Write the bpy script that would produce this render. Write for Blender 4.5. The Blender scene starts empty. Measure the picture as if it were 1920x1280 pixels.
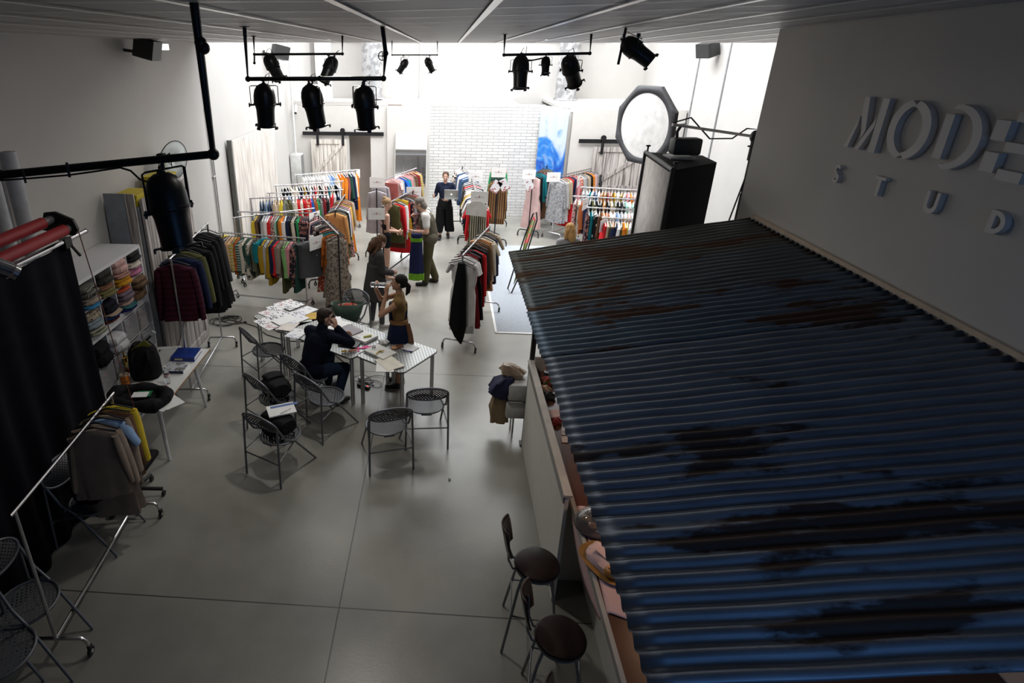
import bpy, bmesh, math, random
from mathutils import Vector as V, Matrix, Euler, noise
sc = bpy.context.scene
PI = math.pi; rnd = random.Random(7)
# ------------------------------------------------------------------ camera
F_, PX_, PY_ = 1109.8, 750.8, 580.8
yaw, pit, rol = (math.radians(a) for a in (-4.09, 23.31, 0.12))
fw = V((math.sin(yaw)*math.cos(pit), math.cos(yaw)*math.cos(pit), -math.sin(pit)))
r0 = V((math.cos(yaw), -math.sin(yaw), 0)); u0 = r0.cross(fw)
rt = r0*math.cos(rol)+u0*math.sin(rol); upv = u0*math.cos(rol)-r0*math.sin(rol)
CAM = V((0, 0, 4.3))
cd = bpy.data.cameras.new('camera'); cam = bpy.data.objects.new('camera', cd); sc.collection.objects.link(cam)
m = Matrix((rt, upv, -fw)).transposed().to_4x4(); m.translation = CAM; cam.matrix_world = m
cd.sensor_width = 36; cd.sensor_fit = 'HORIZONTAL'; cd.lens = F_/1920*36
cd.shift_x = (960-PX_)/1920; cd.shift_y = (PY_-640)/1920; cd.clip_start = .05
sc.camera = cam
sc.view_settings.view_transform = 'Standard'; sc.view_settings.look = 'None'
sc.view_settings.exposure = 0.0; sc.view_settings.gamma = 1; sc.view_settings.use_curve_mapping = False
# ------------------------------------------------------------------ light
w = bpy.data.worlds.new('world'); sc.world = w; w.use_nodes = True
w.node_tree.nodes['Background'].inputs[0].default_value = (.80, .88, 1, 1)
w.node_tree.nodes['Background'].inputs[1].default_value = 1.0
def area(name, loc, tgt, sx, sy, e, col=(1, 1, 1)):
    l = bpy.data.lights.new(name, 'AREA'); l.shape = 'RECTANGLE'; l.size = sx; l.size_y = sy; l.energy = e; l.color = col
    o = bpy.data.objects.new(name, l); sc.collection.objects.link(o); o.location = loc
    o.rotation_euler = (V(tgt)-V(loc)).to_track_quat('-Z', 'Y').to_euler(); return o
area('skylight_daylight', (1.0, 15.4, 8.4), (.9, 15.4, 0), 8.5, 7.5, 1600, (.95, .975, 1))
area('atrium_front_fill', (1.0, 11.25, 6.9), (1.0, 17.0, 1.0), 8.0, 2.6, 640, (.96, .98, 1))  # added fill for surfaces facing the camera; no window is modelled here
area('canopy_blue_light', (1.8, -.5, 3.3), (1.9, 2.6, 2.2), 2.2, .4, 13, (.20, .48, 1))  # added blue light for the sheen on the canopy's near end; source unseen
area('overhead_light', (-.6, 3.2, 4.40), (-.6, 3.3, 0), .3, .3, 3, (1, .96, .88))
area('overhead_light', (-.95, 5.5, 4.42), (-.95, 5.5, 0), .2, .2, 30, (1, .96, .88))
area('overhead_light', (-1.9, 8.6, 4.42), (-1.9, 10.0, 0), 1.0, 1.0, 40, (1, .97, .92))  # added fill standing in for bounce on the garment fronts; no fixture here
area('overhead_light', (1.3, 9.0, 4.42), (1.2, 10.4, 0), 1.0, 1.0, 40, (1, .97, .92))  # second added fill, right of centre, also without a fixture
area('bar_lamp_light', (1.9, 3.4, 2.0), (1.9, 3.4, 1), .3, .3, 6, (1, .62, .38))

# ------------------------------------------------------------------ helpers
def ray(px, py): return fw+rt*((px-PX_)/F_)-upv*((py-PY_)/F_)
def G(px, py, z=0.): d = ray(px, py); return CAM+d*((z-4.3)/d.z)
def Y(px, py, y): d = ray(px, py); return CAM+d*(y/d.y)
def X(px, py, x): d = ray(px, py); return CAM+d*(x/d.x)
class MB:
    def __init__(s, e=.75): s.v = []; s.f = []; s.e = e
    def add(s, vs, fs, M=None):
        n = len(s.v); s.v += [tuple(M@V(p)) if M else tuple(p) for p in vs]; s.f += [tuple(i+n for i in f) for f in fs]; return s
    def box(s, c, d, R=None, bev=0):
        x, y, z = d[0]/2, d[1]/2, d[2]/2
        M = Matrix.Translation(V(c))@(R.to_4x4() if R else Matrix())
        if bev:
            bm = bmesh.new(); bmesh.ops.create_cube(bm, size=1)
            for q in bm.verts: q.co = V((q.co.x*d[0], q.co.y*d[1], q.co.z*d[2]))
            bmesh.ops.bevel(bm, geom=bm.edges[:], offset=bev, segments=2, affect='EDGES', profile=.5)
            bm.verts.ensure_lookup_table()
            s.add([q.co.copy() for q in bm.verts], [[q.index for q in f.verts] for f in bm.faces], M); bm.free(); return s
        return s.add([(-x,-y,-z),(x,-y,-z),(x,y,-z),(-x,y,-z),(-x,-y,z),(x,-y,z),(x,y,z),(-x,y,z)],
                     [(0,3,2,1),(4,5,6,7),(0,1,5,4),(1,2,6,5),(2,3,7,6),(3,0,4,7)], M)
    def tube(s, pts, r, n=8, closed=False, flat=1.0):
        P = [V(p) for p in pts]; k = len(P); R = r if isinstance(r, (list, tuple)) else [r]*k
        rings = []; nrm = None
        for i in range(k):
            if closed: t = P[(i+1) % k]-P[i-1]
            else: t = P[min(i+1, k-1)]-P[max(i-1, 0)]
            t = t.normalized() if t.length > 1e-9 else V((0, 0, 1))
            if nrm is None:
                a = V((0, 0, 1)) if abs(t.z) < .9 else V((1, 0, 0)); nrm = t.cross(a).normalized()
            else: nrm = (nrm-t*nrm.dot(t)).normalized()
            b = t.cross(nrm)
            rings.append([P[i]+(nrm*math.cos(2*PI*j/n)+b*math.sin(2*PI*j/n)*flat)*R[i] for j in range(n)])
        vs = [p for q in rings for p in q]; fs = []
        for i in range(k if closed else k-1):
            a, b = i*n, ((i+1) % k)*n
            for j in range(n): fs.append((a+j, a+(j+1) % n, b+(j+1) % n, b+j))
        if not closed: fs += [tuple(range(n))[::-1], tuple((k-1)*n+j for j in range(n))]
        return s.add(vs, fs)
    def lathe(s, prof, n=20, M=None, cap=True):   # prof [(r,z)]
        vs = [(r*math.cos(2*PI*j/n), r*math.sin(2*PI*j/n), z) for r, z in prof for j in range(n)]; fs = []
        for i in range(len(prof)-1):
            for j in range(n): fs.append((i*n+j, i*n+(j+1) % n, (i+1)*n+(j+1) % n, (i+1)*n+j))
        if cap: fs += [tuple(range(n))[::-1], tuple((len(prof)-1)*n+j for j in range(n))]
        return s.add(vs, fs, M)
    def prism(s, poly, h, M=None):
        n = len(poly); vs = [(x, y, 0) for x, y in poly]+[(x, y, h) for x, y in poly]
        return s.add(vs, [tuple(range(n))[::-1], tuple(range(n, 2*n))]+[(i, (i+1) % n, n+(i+1) % n, n+i) for i in range(n)], M)
    def ell(s, c, r, R=None, n=14):
        m = max(6, n//2+1); M = Matrix.Translation(V(c))@(R.to_4x4() if R else Matrix())
        pr = [(max(.001, math.sin(PI*i/m)), -math.cos(PI*i/m)) for i in range(m+1)]
        return s.add([(q*math.cos(2*PI*j/n)*r[0], q*math.sin(2*PI*j/n)*r[1], z*r[2]) for q, z in pr for j in range(n)],
            [(i*n+j, i*n+(j+1) % n, (i+1)*n+(j+1) % n, (i+1)*n+j) for i in range(m) for j in range(n)]+[tuple(range(n))[::-1], tuple(m*n+j for j in range(n))], M)
    def cap(s, a, b, ra, rb, n=12):
        a, b = V(a), V(b); d = b-a; L = max(d.length, 1e-4); q = d.to_track_quat('Z', 'Y').to_matrix().to_4x4()
        pr = [(max(.0005, ra*math.cos(t)), ra*math.sin(t)) for t in (-PI/2, -PI/3, -PI/6)]+[(ra, 0), (rb, L)]+[(max(.0005, rb*math.cos(t)), L+rb*math.sin(t)) for t in (PI/6, PI/3, PI/2)]
        return s.lathe(pr, n, Matrix.Translation(a)@q)
    def chain(s, pts, rs, n=12):
        for i in range(len(pts)-1): s.cap(pts[i], pts[i+1], rs[i], rs[i+1], n)
        return s
    def loft(s, rings, n=24, capt=True, capb=True):  # rings: (center, rx, ry, wr, ph) -> oval rings, wr = wrinkle
        vs = []
        for q in rings:
            c, rx, ry = V(q[0]), q[1], q[2]; wr = q[3] if len(q) > 3 else 0; ph = q[4] if len(q) > 4 else 0; ya = q[5] if len(q) > 5 else 0
            for j in range(n):
                a = 2*PI*j/n; k = 1+wr*(math.sin(5*a+ph)+.6*math.sin(9*a+2*ph+1))
                ca, sa = math.cos(a), math.sin(a); e = s.e
                x = math.copysign(abs(ca)**e, ca)*rx*k; y = math.copysign(abs(sa)**e, sa)*ry*k
                vs.append(c+V((x*math.cos(ya)-y*math.sin(ya), x*math.sin(ya)+y*math.cos(ya), 0)))
        fs = [(i*n+j, i*n+(j+1) % n, (i+1)*n+(j+1) % n, (i+1)*n+j) for i in range(len(rings)-1) for j in range(n)]
        if capb: fs.append(tuple(range(n))[::-1])
        if capt: fs.append(tuple((len(rings)-1)*n+j for j in range(n)))
        return s.add(vs, fs)
    def grid(s, fn, nu, nv):
        vs = [fn(i/nu, j/nv) for j in range(nv+1) for i in range(nu+1)]
        return s.add(vs, [(j*(nu+1)+i, j*(nu+1)+i+1, (j+1)*(nu+1)+i+1, (j+1)*(nu+1)+i) for j in range(nv) for i in range(nu)])
    def mesh(s, name, smooth=True):
        me = bpy.data.meshes.new(name); me.from_pydata([tuple(p) for p in s.v], [], s.f); me.update()
        bm = bmesh.new(); bm.from_mesh(me); bmesh.ops.recalc_face_normals(bm, faces=bm.faces[:]); bm.to_mesh(me); bm.free()
        if smooth:
            me.polygons.foreach_set('use_smooth', [True]*len(me.polygons)); me.set_sharp_from_angle(angle=.7)
        return me
def P(name, mb, mat, parent=None, label=None, kind=None, smooth=True, solid=0, cat=None, group=None, remesh=0, smi=0, inv=False):
    me = mb if isinstance(mb, bpy.types.Mesh) else mb.mesh(name, smooth)
    o = bpy.data.objects.new(name, me); sc.collection.objects.link(o)
    if not me.materials: me.materials.append(mat)
    o.material_slots[0].link = 'OBJECT'; o.material_slots[0].material = mat
    if parent: o.parent = parent
    if label: o['label'] = label
    if kind: o['kind'] = kind
    if cat: o['category'] = cat
    if group: o['group'] = group
    if solid:
        q = o.modifiers.new('solid', 'SOLIDIFY'); q.thickness = solid; q.offset = 0
    if remesh:
        q = o.modifiers.new('rm', 'REMESH'); q.mode = 'VOXEL'; q.voxel_size = remesh; q.use_smooth_shade = True
        if smi: q = o.modifiers.new('sm', 'SMOOTH'); q.iterations = smi; q.factor = .5
        dg = bpy.context.evaluated_depsgraph_get(); me2 = bpy.data.meshes.new_from_object(o.evaluated_get(dg)); o.modifiers.clear(); o.data = me2
        if not me2.materials: me2.materials.append(mat)
        o.material_slots[0].link = 'OBJECT'; o.material_slots[0].material = mat
        me2.polygons.foreach_set('use_smooth', [True]*len(me2.polygons))
    return o
def T(name, label, cat, loc=(0, 0, 0), rz=0., group=None):
    o = bpy.data.objects.new(name, None); sc.collection.objects.link(o); o.empty_display_size = .1
    o.location = loc; o.rotation_euler = (0, 0, rz) if not isinstance(rz, Euler) else rz
    o['label'] = label; o['category'] = cat
    if group: o['group'] = group
    return o
def S(name, mb, mat, smooth=False): return P(name, mb, mat, kind='structure', smooth=smooth)
def dup(root, loc, rz, label, group=None):
    def cp(o, par):
        c = o.copy(); sc.collection.objects.link(c); c.parent = par
        for ch in list(kids.get(o, [])): cp(ch, c)
        return c
    kids = {}
    for o in root.children_recursive: kids.setdefault(o.parent, []).append(o)
    r = cp(root, None); r.location = loc; r.rotation_euler = (0, 0, rz) if not isinstance(rz, Euler) else rz
    r['label'] = label
    if group: r['group'] = group
    return r
_m = {}
def mat(col, rough=.6, metal=0, pat=None, col2=(.02, .02, .02), sc_=8., var=.12, bump=0., spec=.5, trans=0, alpha=1, emit=0, bsc=60., str_=(1, 1, 1)):
    key = (tuple(col), rough, metal, pat, tuple(col2), sc_, var, bump, spec, trans, alpha, emit, bsc, str_)
    if key in _m: return _m[key]
    mt = bpy.data.materials.new('mat%d' % len(_m)); _m[key] = mt; mt.use_nodes = True; N = mt.node_tree.nodes; L = mt.node_tree.links
    b = N['Principled BSDF']; b.inputs['Roughness'].default_value = rough; b.inputs['Metallic'].default_value = metal
    b.inputs['Specular IOR Level'].default_value = .12 if (rough >= .74 and spec == .5) else spec; b.inputs['Transmission Weight'].default_value = trans; b.inputs['Alpha'].default_value = alpha
    tc = N.new('ShaderNodeTexCoord'); mp = N.new('ShaderNodeMapping'); mp.inputs['Scale'].default_value = str_; L.new(tc.outputs['Object'], mp.inputs[0])
    nz = N.new('ShaderNodeTexNoise'); nz.inputs['Scale'].default_value = sc_; nz.inputs['Detail'].default_value = 4; L.new(mp.outputs[0], nz.inputs[0])
    rp = N.new('ShaderNodeValToRGB'); L.new(nz.outputs[0], rp.inputs[0])
    c = V(col[:3]); rp.color_ramp.elements[0].position = .3; rp.color_ramp.elements[1].position = .7
    rp.color_ramp.elements[0].color = (*(c*(1-var)), 1); rp.color_ramp.elements[1].color = (*[min(1, q) for q in c*(1+var)], 1)
    out = rp.outputs[0]
    if pat:
        mx = N.new('ShaderNodeMix'); mx.data_type = 'RGBA'; L.new(out, mx.inputs[6]); mx.inputs[7].default_value = (*col2[:3], 1)
        r2 = N.new('ShaderNodeValToRGB'); r2.color_ramp.interpolation = 'CONSTANT'
        if pat in ('stripe', 'hstripe', 'plank', 'ring'):
            wv = N.new('ShaderNodeTexWave'); wv.bands_direction = 'Z' if pat == 'hstripe' else ('X' if pat == 'stripe' else 'Y'); wv.inputs['Scale'].default_value = sc_; wv.inputs['Distortion'].default_value = .5
            L.new(mp.outputs[0], wv.inputs[0]); src = wv.outputs['Fac']; r2.color_ramp.elements[1].position = .55
        elif pat == 'blotch':
            n2 = N.new('ShaderNodeTexNoise'); n2.inputs['Scale'].default_value = sc_*2.2; n2.inputs['Detail'].default_value = 5; L.new(mp.outputs[0], n2.inputs[0]); src = n2.outputs[0]; r2.color_ramp.elements[1].position = .54
        elif pat == 'dots':
            n2 = N.new('ShaderNodeTexVoronoi'); n2.inputs['Scale'].default_value = sc_*2; L.new(mp.outputs[0], n2.inputs[0]); src = n2.outputs['Distance']; r2.color_ramp.elements[0].color = (1, 1, 1, 1); r2.color_ramp.elements[1].color = (0, 0, 0, 1); r2.color_ramp.elements[1].position = .33
        elif pat == 'print':
            n2 = N.new('ShaderNodeTexBrick'); n2.inputs['Scale'].default_value = sc_; n2.inputs['Mortar Size'].default_value = .04; n2.inputs['Color1'].default_value = (0, 0, 0, 1); n2.inputs['Color2'].default_value = (1, 1, 1, 1); n2.inputs['Mortar'].default_value = (0, 0, 0, 1); L.new(mp.outputs[0], n2.inputs[0]); src = n2.outputs[0]; r2.color_ramp.elements[1].position = .7
        elif pat == 'check':
            n2 = N.new('ShaderNodeTexChecker'); n2.inputs['Scale'].default_value = sc_; L.new(mp.outputs[0], n2.inputs[0]); src = n2.outputs['Fac']; r2.color_ramp.elements[1].position = .5
        L.new(src, r2.inputs[0]); L.new(r2.outputs[0], mx.inputs[0]); out = mx.outputs[2]
    L.new(out, b.inputs['Base Color'])
    if emit: L.new(out, b.inputs['Emission Color']); b.inputs['Emission Strength'].default_value = emit
    if bump:
        n3 = N.new('ShaderNodeTexNoise'); n3.inputs['Scale'].default_value = bsc; L.new(mp.outputs[0], n3.inputs[0])
        bp = N.new('ShaderNodeBump'); bp.inputs['Strength'].default_value = bump; bp.inputs['Distance'].default_value = .02; L.new(n3.outputs[0], bp.inputs['Height']); L.new(bp.outputs[0], b.inputs['Normal'])
    return mt
def nodes(mt): return mt.node_tree.nodes, mt.node_tree.links, mt.node_tree.nodes['Principled BSDF']
WHITE = mat((.50, .482, .46), .8, var=.03, sc_=1.5); CHROME = mat((.55, .55, .57), .2, 1, var=.03)
STEEL = mat((.22, .23, .245), .42, .7, var=.05); BLACK = mat((.012, .012, .013), .5, var=.1); BLKM = mat((.014, .014, .016), .38, .3, var=.1)
RUBBER = mat((.02, .02, .02), .7); PAPER = mat((.82, .81, .79), .7, var=.02); GLASS = mat((.9, .95, .95), .05, trans=.95, var=0)
def perf(col, rough, metal, k, r, rot=PI/4):
    mt = mat(col, rough, metal, var=.04, sc_=k*1.01); N, L, b = nodes(mt); tc = N.new('ShaderNodeTexCoord'); mp = N.new('ShaderNodeMapping')
    mp.inputs['Scale'].default_value = (k, k, k); mp.inputs['Rotation'].default_value = (0, 0, rot); L.new(tc.outputs['Generated' if 0 else 'UV'] if 0 else tc.outputs['Object'], mp.inputs[0])
    sx = N.new('ShaderNodeSeparateXYZ'); L.new(mp.outputs[0], sx.inputs[0]); cx = N.new('ShaderNodeCombineXYZ')
    for i in (0, 1):
        a = N.new('ShaderNodeMath'); a.operation = 'FRACT'; L.new(sx.outputs[i], a.inputs[0]); q = N.new('ShaderNodeMath'); q.operation = 'SUBTRACT'; q.inputs[1].default_value = .5; L.new(a.outputs[0], q.inputs[0]); L.new(q.outputs[0], cx.inputs[i])
    ln = N.new('ShaderNodeVectorMath'); ln.operation = 'LENGTH'; L.new(cx.outputs[0], ln.inputs[0])
    g = N.new('ShaderNodeMath'); g.operation = 'GREATER_THAN'; g.inputs[1].default_value = r; L.new(ln.outputs['Value'], g.inputs[0]); L.new(g.outputs[0], b.inputs['Alpha'])
    return mt
# ------------------------------------------------------------------ setting
def world_mat(col, rough, var, scale, seams=None, spec=.5, bump=0):
    mt = mat(col, rough, var=var, sc_=scale, spec=spec, bump=bump, bsc=40); N, L, b = nodes(mt)
    geo = N.new('ShaderNodeNewGeometry')
    return mt, N, L, b, geo
FL, N, L, b, geo = world_mat((.31, .298, .262), .36, .16, 1.3, bump=.03)
sx = N.new('ShaderNodeSeparateXYZ'); L.new(geo.outputs['Position'], sx.inputs[0])
src = b.inputs['Base Color'].links[0].from_socket
def near(sock, val, wd, gate=None):
    a = N.new('ShaderNodeMath'); a.operation = 'SUBTRACT'; L.new(sock, a.inputs[0]); a.inputs[1].default_value = val
    q = N.new('ShaderNodeMath'); q.operation = 'ABSOLUTE'; L.new(a.outputs[0], q.inputs[0])
    c = N.new('ShaderNodeMath'); c.operation = 'LESS_THAN'; L.new(q.outputs[0], c.inputs[0]); c.inputs[1].default_value = wd; return c.outputs[0]
ms = [near(sx.outputs[1], 3.56, .006), near(sx.outputs[1], 7.62, .006), near(sx.outputs[0], -.77, .006)]
t = ms[0]
for q in ms[1:]:
    mm = N.new('ShaderNodeMath'); mm.operation = 'MAXIMUM'; L.new(t, mm.inputs[0]); L.new(q, mm.inputs[1]); t = mm.outputs[0]
# stains: broad soft wear
n2 = N.new('ShaderNodeTexNoise'); n2.inputs['Scale'].default_value = .45; n2.inputs['Detail'].default_value = 6; L.new(geo.outputs['Position'], n2.inputs[0])
mr = N.new('ShaderNodeMapRange'); L.new(n2.outputs[0], mr.inputs[0]); mr.inputs[1].default_value = .35; mr.inputs[2].default_value = .7; mr.inputs[3].default_value = .8; mr.inputs[4].default_value = 1.1
hs = N.new('ShaderNodeVectorMath'); hs.operation = 'SCALE'; L.new(src, hs.inputs[0]); L.new(mr.outputs[0], hs.inputs['Scale'])
mx = N.new('ShaderNodeMix'); mx.data_type = 'RGBA'; L.new(t, mx.inputs[0]); L.new(hs.outputs[0], mx.inputs[6]); mx.inputs[7].default_value = (.06, .06, .055, 1); L.new(mx.outputs[2], b.inputs['Base Color'])
mr2 = N.new('ShaderNodeMapRange'); L.new(n2.outputs[0], mr2.inputs[0]); mr2.inputs[3].default_value = .22; mr2.inputs[4].default_value = .40; L.new(mr2.outputs[0], b.inputs['Roughness'])
S('floor', MB().box((1, 8.5, -.05), (11, 24, .1)), FL)
S('wall_left', MB().box((-4.4, 8.5, 4.6), (.2, 24, 9.2)), WHITE)
S('wall_right', MB().box((3.5, 2.0, 2.6), (.2, 9.96, 5.2)).box((4.85, 6.88, 2.6), (2.5, .2, 5.2)), WHITE)
S('wall_atrium_right', MB().box((6.2, 13.5, 4.6), (.2, 14, 9.2)), WHITE)
S('wall_back', MB().box((1, 20.3, 4.6), (11, .2, 9.2)), WHITE)
S('wall_behind', MB().box((-.5, -3.1, 2.6), (8.2, .2, 5.2)), mat((.14, .13, .125), .8, var=.03))
# atrium roof with a glazed opening, and the wall above the low ceiling
S('ceiling_atrium', MB().box((-3.6, 15.4, 9.1), (1.4, 10, .2)).box((5.6, 15.4, 9.1), (1.0, 10, .2)).box((1, 11.2, 9.1), (8.2, 1, .2)).box((1, 19.7, 9.1), (8.2, 1, .2)), WHITE)
S('wall_atrium_front', MB().box((.95, 10.95, 6.9), (10.5, .2, 4.6)), WHITE)
# suspended ceiling, 0.6 m tiles
def zc(x, y): return 4.487+max(0, x)*.03*max(0, (10.8-y)/6.5)
TILE = mat((.47, .455, .45), .5, var=.04, sc_=3)
S('ceiling', MB().grid(lambda u, v: V((-4.3+9.9*u, -3+13.84*v, zc(-4.3+9.9*u, -3+13.84*v))), 24, 24).box((.65, 10.83, 4.58), (9.9, .03, .14)), TILE)
mb = MB(); wb = .017
xx = -4.02
while xx < 5.6:
    mb.grid(lambda u, v, a=xx: V((a-wb+2*wb*u, -1+11.8*v, zc(a, -1+11.8*v)-.012)), 1, 12); xx += .6
S('trim_1', mb, mat((.93, .92, .90), .32, .75, var=.02), False)
mb = MB(); yy = .2
while yy < 10.8:
    mb.box((.65, yy, 4.481), (9.9, .012, .008)) if 0 else mb.grid(lambda u, v, a=yy: V((-4.3+9.9*u, a-.008+.016*v, zc(-4.3+9.9*u, a)-.007)), 10, 1); yy += .56
S('trim_2', mb, mat((.85, .84, .83), .35, .7, var=.02))
# back partition: low rooms in front of the tall back wall
BR = mat((.80, .79, .77), .7, var=.03); N, L, b = nodes(BR)
bt = N.new('ShaderNodeTexBrick'); bt.inputs['Color1'].default_value = (.70, .69, .675, 1); bt.inputs['Color2'].default_value = (.60, .59, .58, 1); bt.inputs['Mortar'].default_value = (.40, .40, .39, 1)
bt.inputs['Scale'].default_value = 1; bt.inputs['Brick Width'].default_value = .30; bt.inputs['Row Height'].default_value = .083; bt.inputs['Mortar Size'].default_value = .007; bt.inputs['Mortar Smooth'].default_value = .4
mp = N.new('ShaderNodeMapping'); mp.inputs['Rotation'].default_value = (-PI/2, 0, 0); tc = N.new('ShaderNodeTexCoord'); L.new(tc.outputs['Object'], mp.inputs[0]); L.new(mp.outputs[0], bt.inputs[0]); L.new(bt.outputs[0], b.inputs['Base Color'])
bp = N.new('ShaderNodeBump'); bp.inputs['Distance'].default_value = .02; bp.inputs['Strength'].default_value = .9; L.new(bt.outputs['Fac'], bp.inputs['Height']); bp.invert = True; L.new(bp.outputs[0], b.inputs['Normal'])
S('wall_brick', MB().box((1.15, 17.15, 1.53), (3.1, .18, 3.06)), BR)
PW = mat((.60, .58, .55), .8, var=.02)
S('wall_partition_left', MB().box((-3.95, 17.2, 1.5), (.8, .1, 3.0)).box((-2.815, 17.2, 2.6), (1.47, .1, .8)).box((-1.83, 17.18, 1.5), (.5, .1, 3.0)).box((-3.125, 17.2, 1.1), (.85, .1, 2.2))
  .box((-1.0, 17.1, 1.5), (1.2, .14, 3.0)).box((-1.1, 19.0, 2.96), (6.4, 2.3, .1)), PW)
S('wall_partition_right', MB().box((4.65, 16.13, 1.52), (2.8, .1, 3.04)).box((2.95, 16.65, 1.52), (.1, 1.1, 3.04), Euler((0, 0, .5)).to_matrix()).box((4.6, 18.2, 3.0), (3.1, 4.1, .08)), PW)
S('wall_room_behind_door', MB().box((-2.2, 17.82, 1.5), (1.9, .06, 3.0)), mat((.33, .285, .255), .8, var=.03))
S('trim_3', MB().box((-2.9, 17.35, 3.06), (2.6, .35, .1)), WHITE)
# recessed pale panels and beams of the tall back wall
S('trim_4', MB().box((-.8, 20.15, 5.2), (.08, .1, 7)).box((.3, 20.17, 4.7), (9, .05, .06)).box((3.75, 20.1, 5.2), (.5, .3, 7)).box((-3.9, 20.1, 5), (.5, .2, 8)), mat((.70, .70, .70), .8, var=.02))
DUCT = mat((.62, .63, .65), .3, .85, pat='blotch', col2=(.42, .42, .44), sc_=3, var=.15)
for k, (x, lb) in enumerate(((-2.27, 'left silver ventilation duct rising behind the mirror partition'), (3.62, 'right silver ventilation duct rising behind the blue banner'))):
    t_ = T('ventilation_duct', lb, 'duct', (x, 19.4, 3.05), group='silver ducts on the back wall')
    mb = MB(); mb.lathe([(.31, 0), (.31, 1.9), (.325, 1.9), (.325, 1.96), (.31, 1.96), (.31, 4.2)], 28)
    P('pipe', mb, DUCT, t_)
    P('flange', MB().lathe([(.36, 0), (.36, .05)], 28), DUCT, t_)
# barn doors
def wood(col, dark, rough=.7, ax='stripe', k=9.):
    mt = mat(col, rough, var=.2, sc_=3, str_=(6, 6, .6)); N, L, b = nodes(mt); src = b.inputs['Base Color'].links[0].from_socket
    tc = N.new('ShaderNodeTexCoord'); mp = N.new('ShaderNodeMapping'); mp.inputs['Scale'].default_value = (14, 14, .8) ; L.new(tc.outputs['Object'], mp.inputs[0])
    n2 = N.new('ShaderNodeTexNoise'); n2.inputs['Scale'].default_value = 1.4; n2.inputs['Detail'].default_value = 8; n2.inputs['Distortion'].default_value = .6; L.new(mp.outputs[0], n2.inputs[0])
    rp = N.new('ShaderNodeValToRGB'); rp.color_ramp.elements[0].position = .36; rp.color_ramp.elements[0].color = (1, 1, 1, 1); rp.color_ramp.elements[1].position = .5; rp.color_ramp.elements[1].color = (0, 0, 0, 1); L.new(n2.outputs[0], rp.inputs[0])
    mx = N.new('ShaderNodeMix'); mx.data_type = 'RGBA'; L.new(rp.outputs[0], mx.inputs[0]); L.new(src, mx.inputs[6]); mx.inputs[7].default_value = (*dark, 1); L.new(mx.outputs[2], b.inputs['Base Color']); return mt
PINE = wood((.66, .61, .55), (.40, .35, .31)); GREYW = wood((.44, .40, .38), (.16, .14, .13)); PALE = wood((.62, .57, .52), (.40, .36, .33))
def barn_door(name, w, h, M, wd, diag=1, parent=None, label=None):   # lies in the xz plane of M, front = -y
    t_ = T(name, label, 'door'); t_.matrix_world = M; n = 7; mb = MB(); pw = (w-.2)/n
    for i in range(n): mb.box((-w/2+.1+pw*(i+.5), 0, h/2), (pw-.012, .03, h-.1), bev=.004)
    P('planks', mb, wd, t_)
    f = MB().box((-w/2+.06, -.025, h/2), (.12, .03, h)).box((w/2-.06, -.025, h/2), (.12, .03, h))
    for z in (.06, h/2, h-.06): f.box((0, -.027, z), (w-.2, .03, .12))
    P('frame_boards', f, wd, t_)
    br = MB()
    for z0 in (.1, h/2+.05):
        a = math.atan2(h/2-.2, (w-.24)*diag); ln = math.hypot(h/2-.2, w-.24); br.box((0, -.03, z0+(h/2-.1)/2), (ln, .022, .1), Euler((0, -a, 0)).to_matrix())
    P('brace', br, wd, t_)
    return t_
def rail(loc, w, label, hx):
    t_ = T('barn_door_rail', label, 'door rail', loc); P('track', MB().box((0, 0, 0), (w, .03, .1)), BLKM, t_)
    for x in hx: P('strap_hanger', MB().box((x, -.05, -.12), (.07, .02, .4)).lathe([(.07, 0), (.07, .03)], 16, Matrix.Translation((x, -.05, .09))@Euler((PI/2, 0, 0)).to_matrix().to_4x4()), BLKM, t_)
    return t_
barn_door('sliding_barn_door', 1.02, 2.0, Matrix.Translation((-3.26, 17.08, .1)), PINE, 1, label='pale wooden barn door sliding on a black rail at the far left')
rail((-2.85, 17.08, 2.26), 2.3, 'black steel rail above the pale barn door at the far left', (-.72, .0))
barn_door('sliding_barn_door', 1.5, 2.08, Matrix.Translation((4.6, 16.0, .05)), GREYW, 1, label='grey weathered barn door on the right grey partition')
rail((4.9, 16.0, 2.27), 2.9, 'black steel rail above the grey weathered barn door on the right', (-.85, .35))
# wood-look backdrop panel leaning on the left wall
t_ = T('backdrop_panel', 'tall pale wood-grain backdrop panel standing against the left wall behind the racks', 'panel', (-4.22, 13.3, 0))
P('board', MB().box((0, 0, 1.36), (.05, 3.1, 2.72)), PALE, t_); P('edge_bar', MB().box((.0, -1.58, 1.36), (.09, .07, 2.78)), mat((.12, .12, .11), .5), t_, label='dark edge bar')
# mirror
t_ = T('wall_mirror', 'tall frameless mirror on the partition left of the brick wall', 'mirror', (-.92, 16.80, 1.62), Euler((-.29, 0, 0)))
P('mirror_glass', MB().box((0, 0, 0), (.86, .015, 1.45)), mat((.85, .88, .9), .03, 1, var=0), t_); P('backing', MB().box((0, .016, 0), (.9, .012, 1.49)), WHITE, t_)
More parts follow.
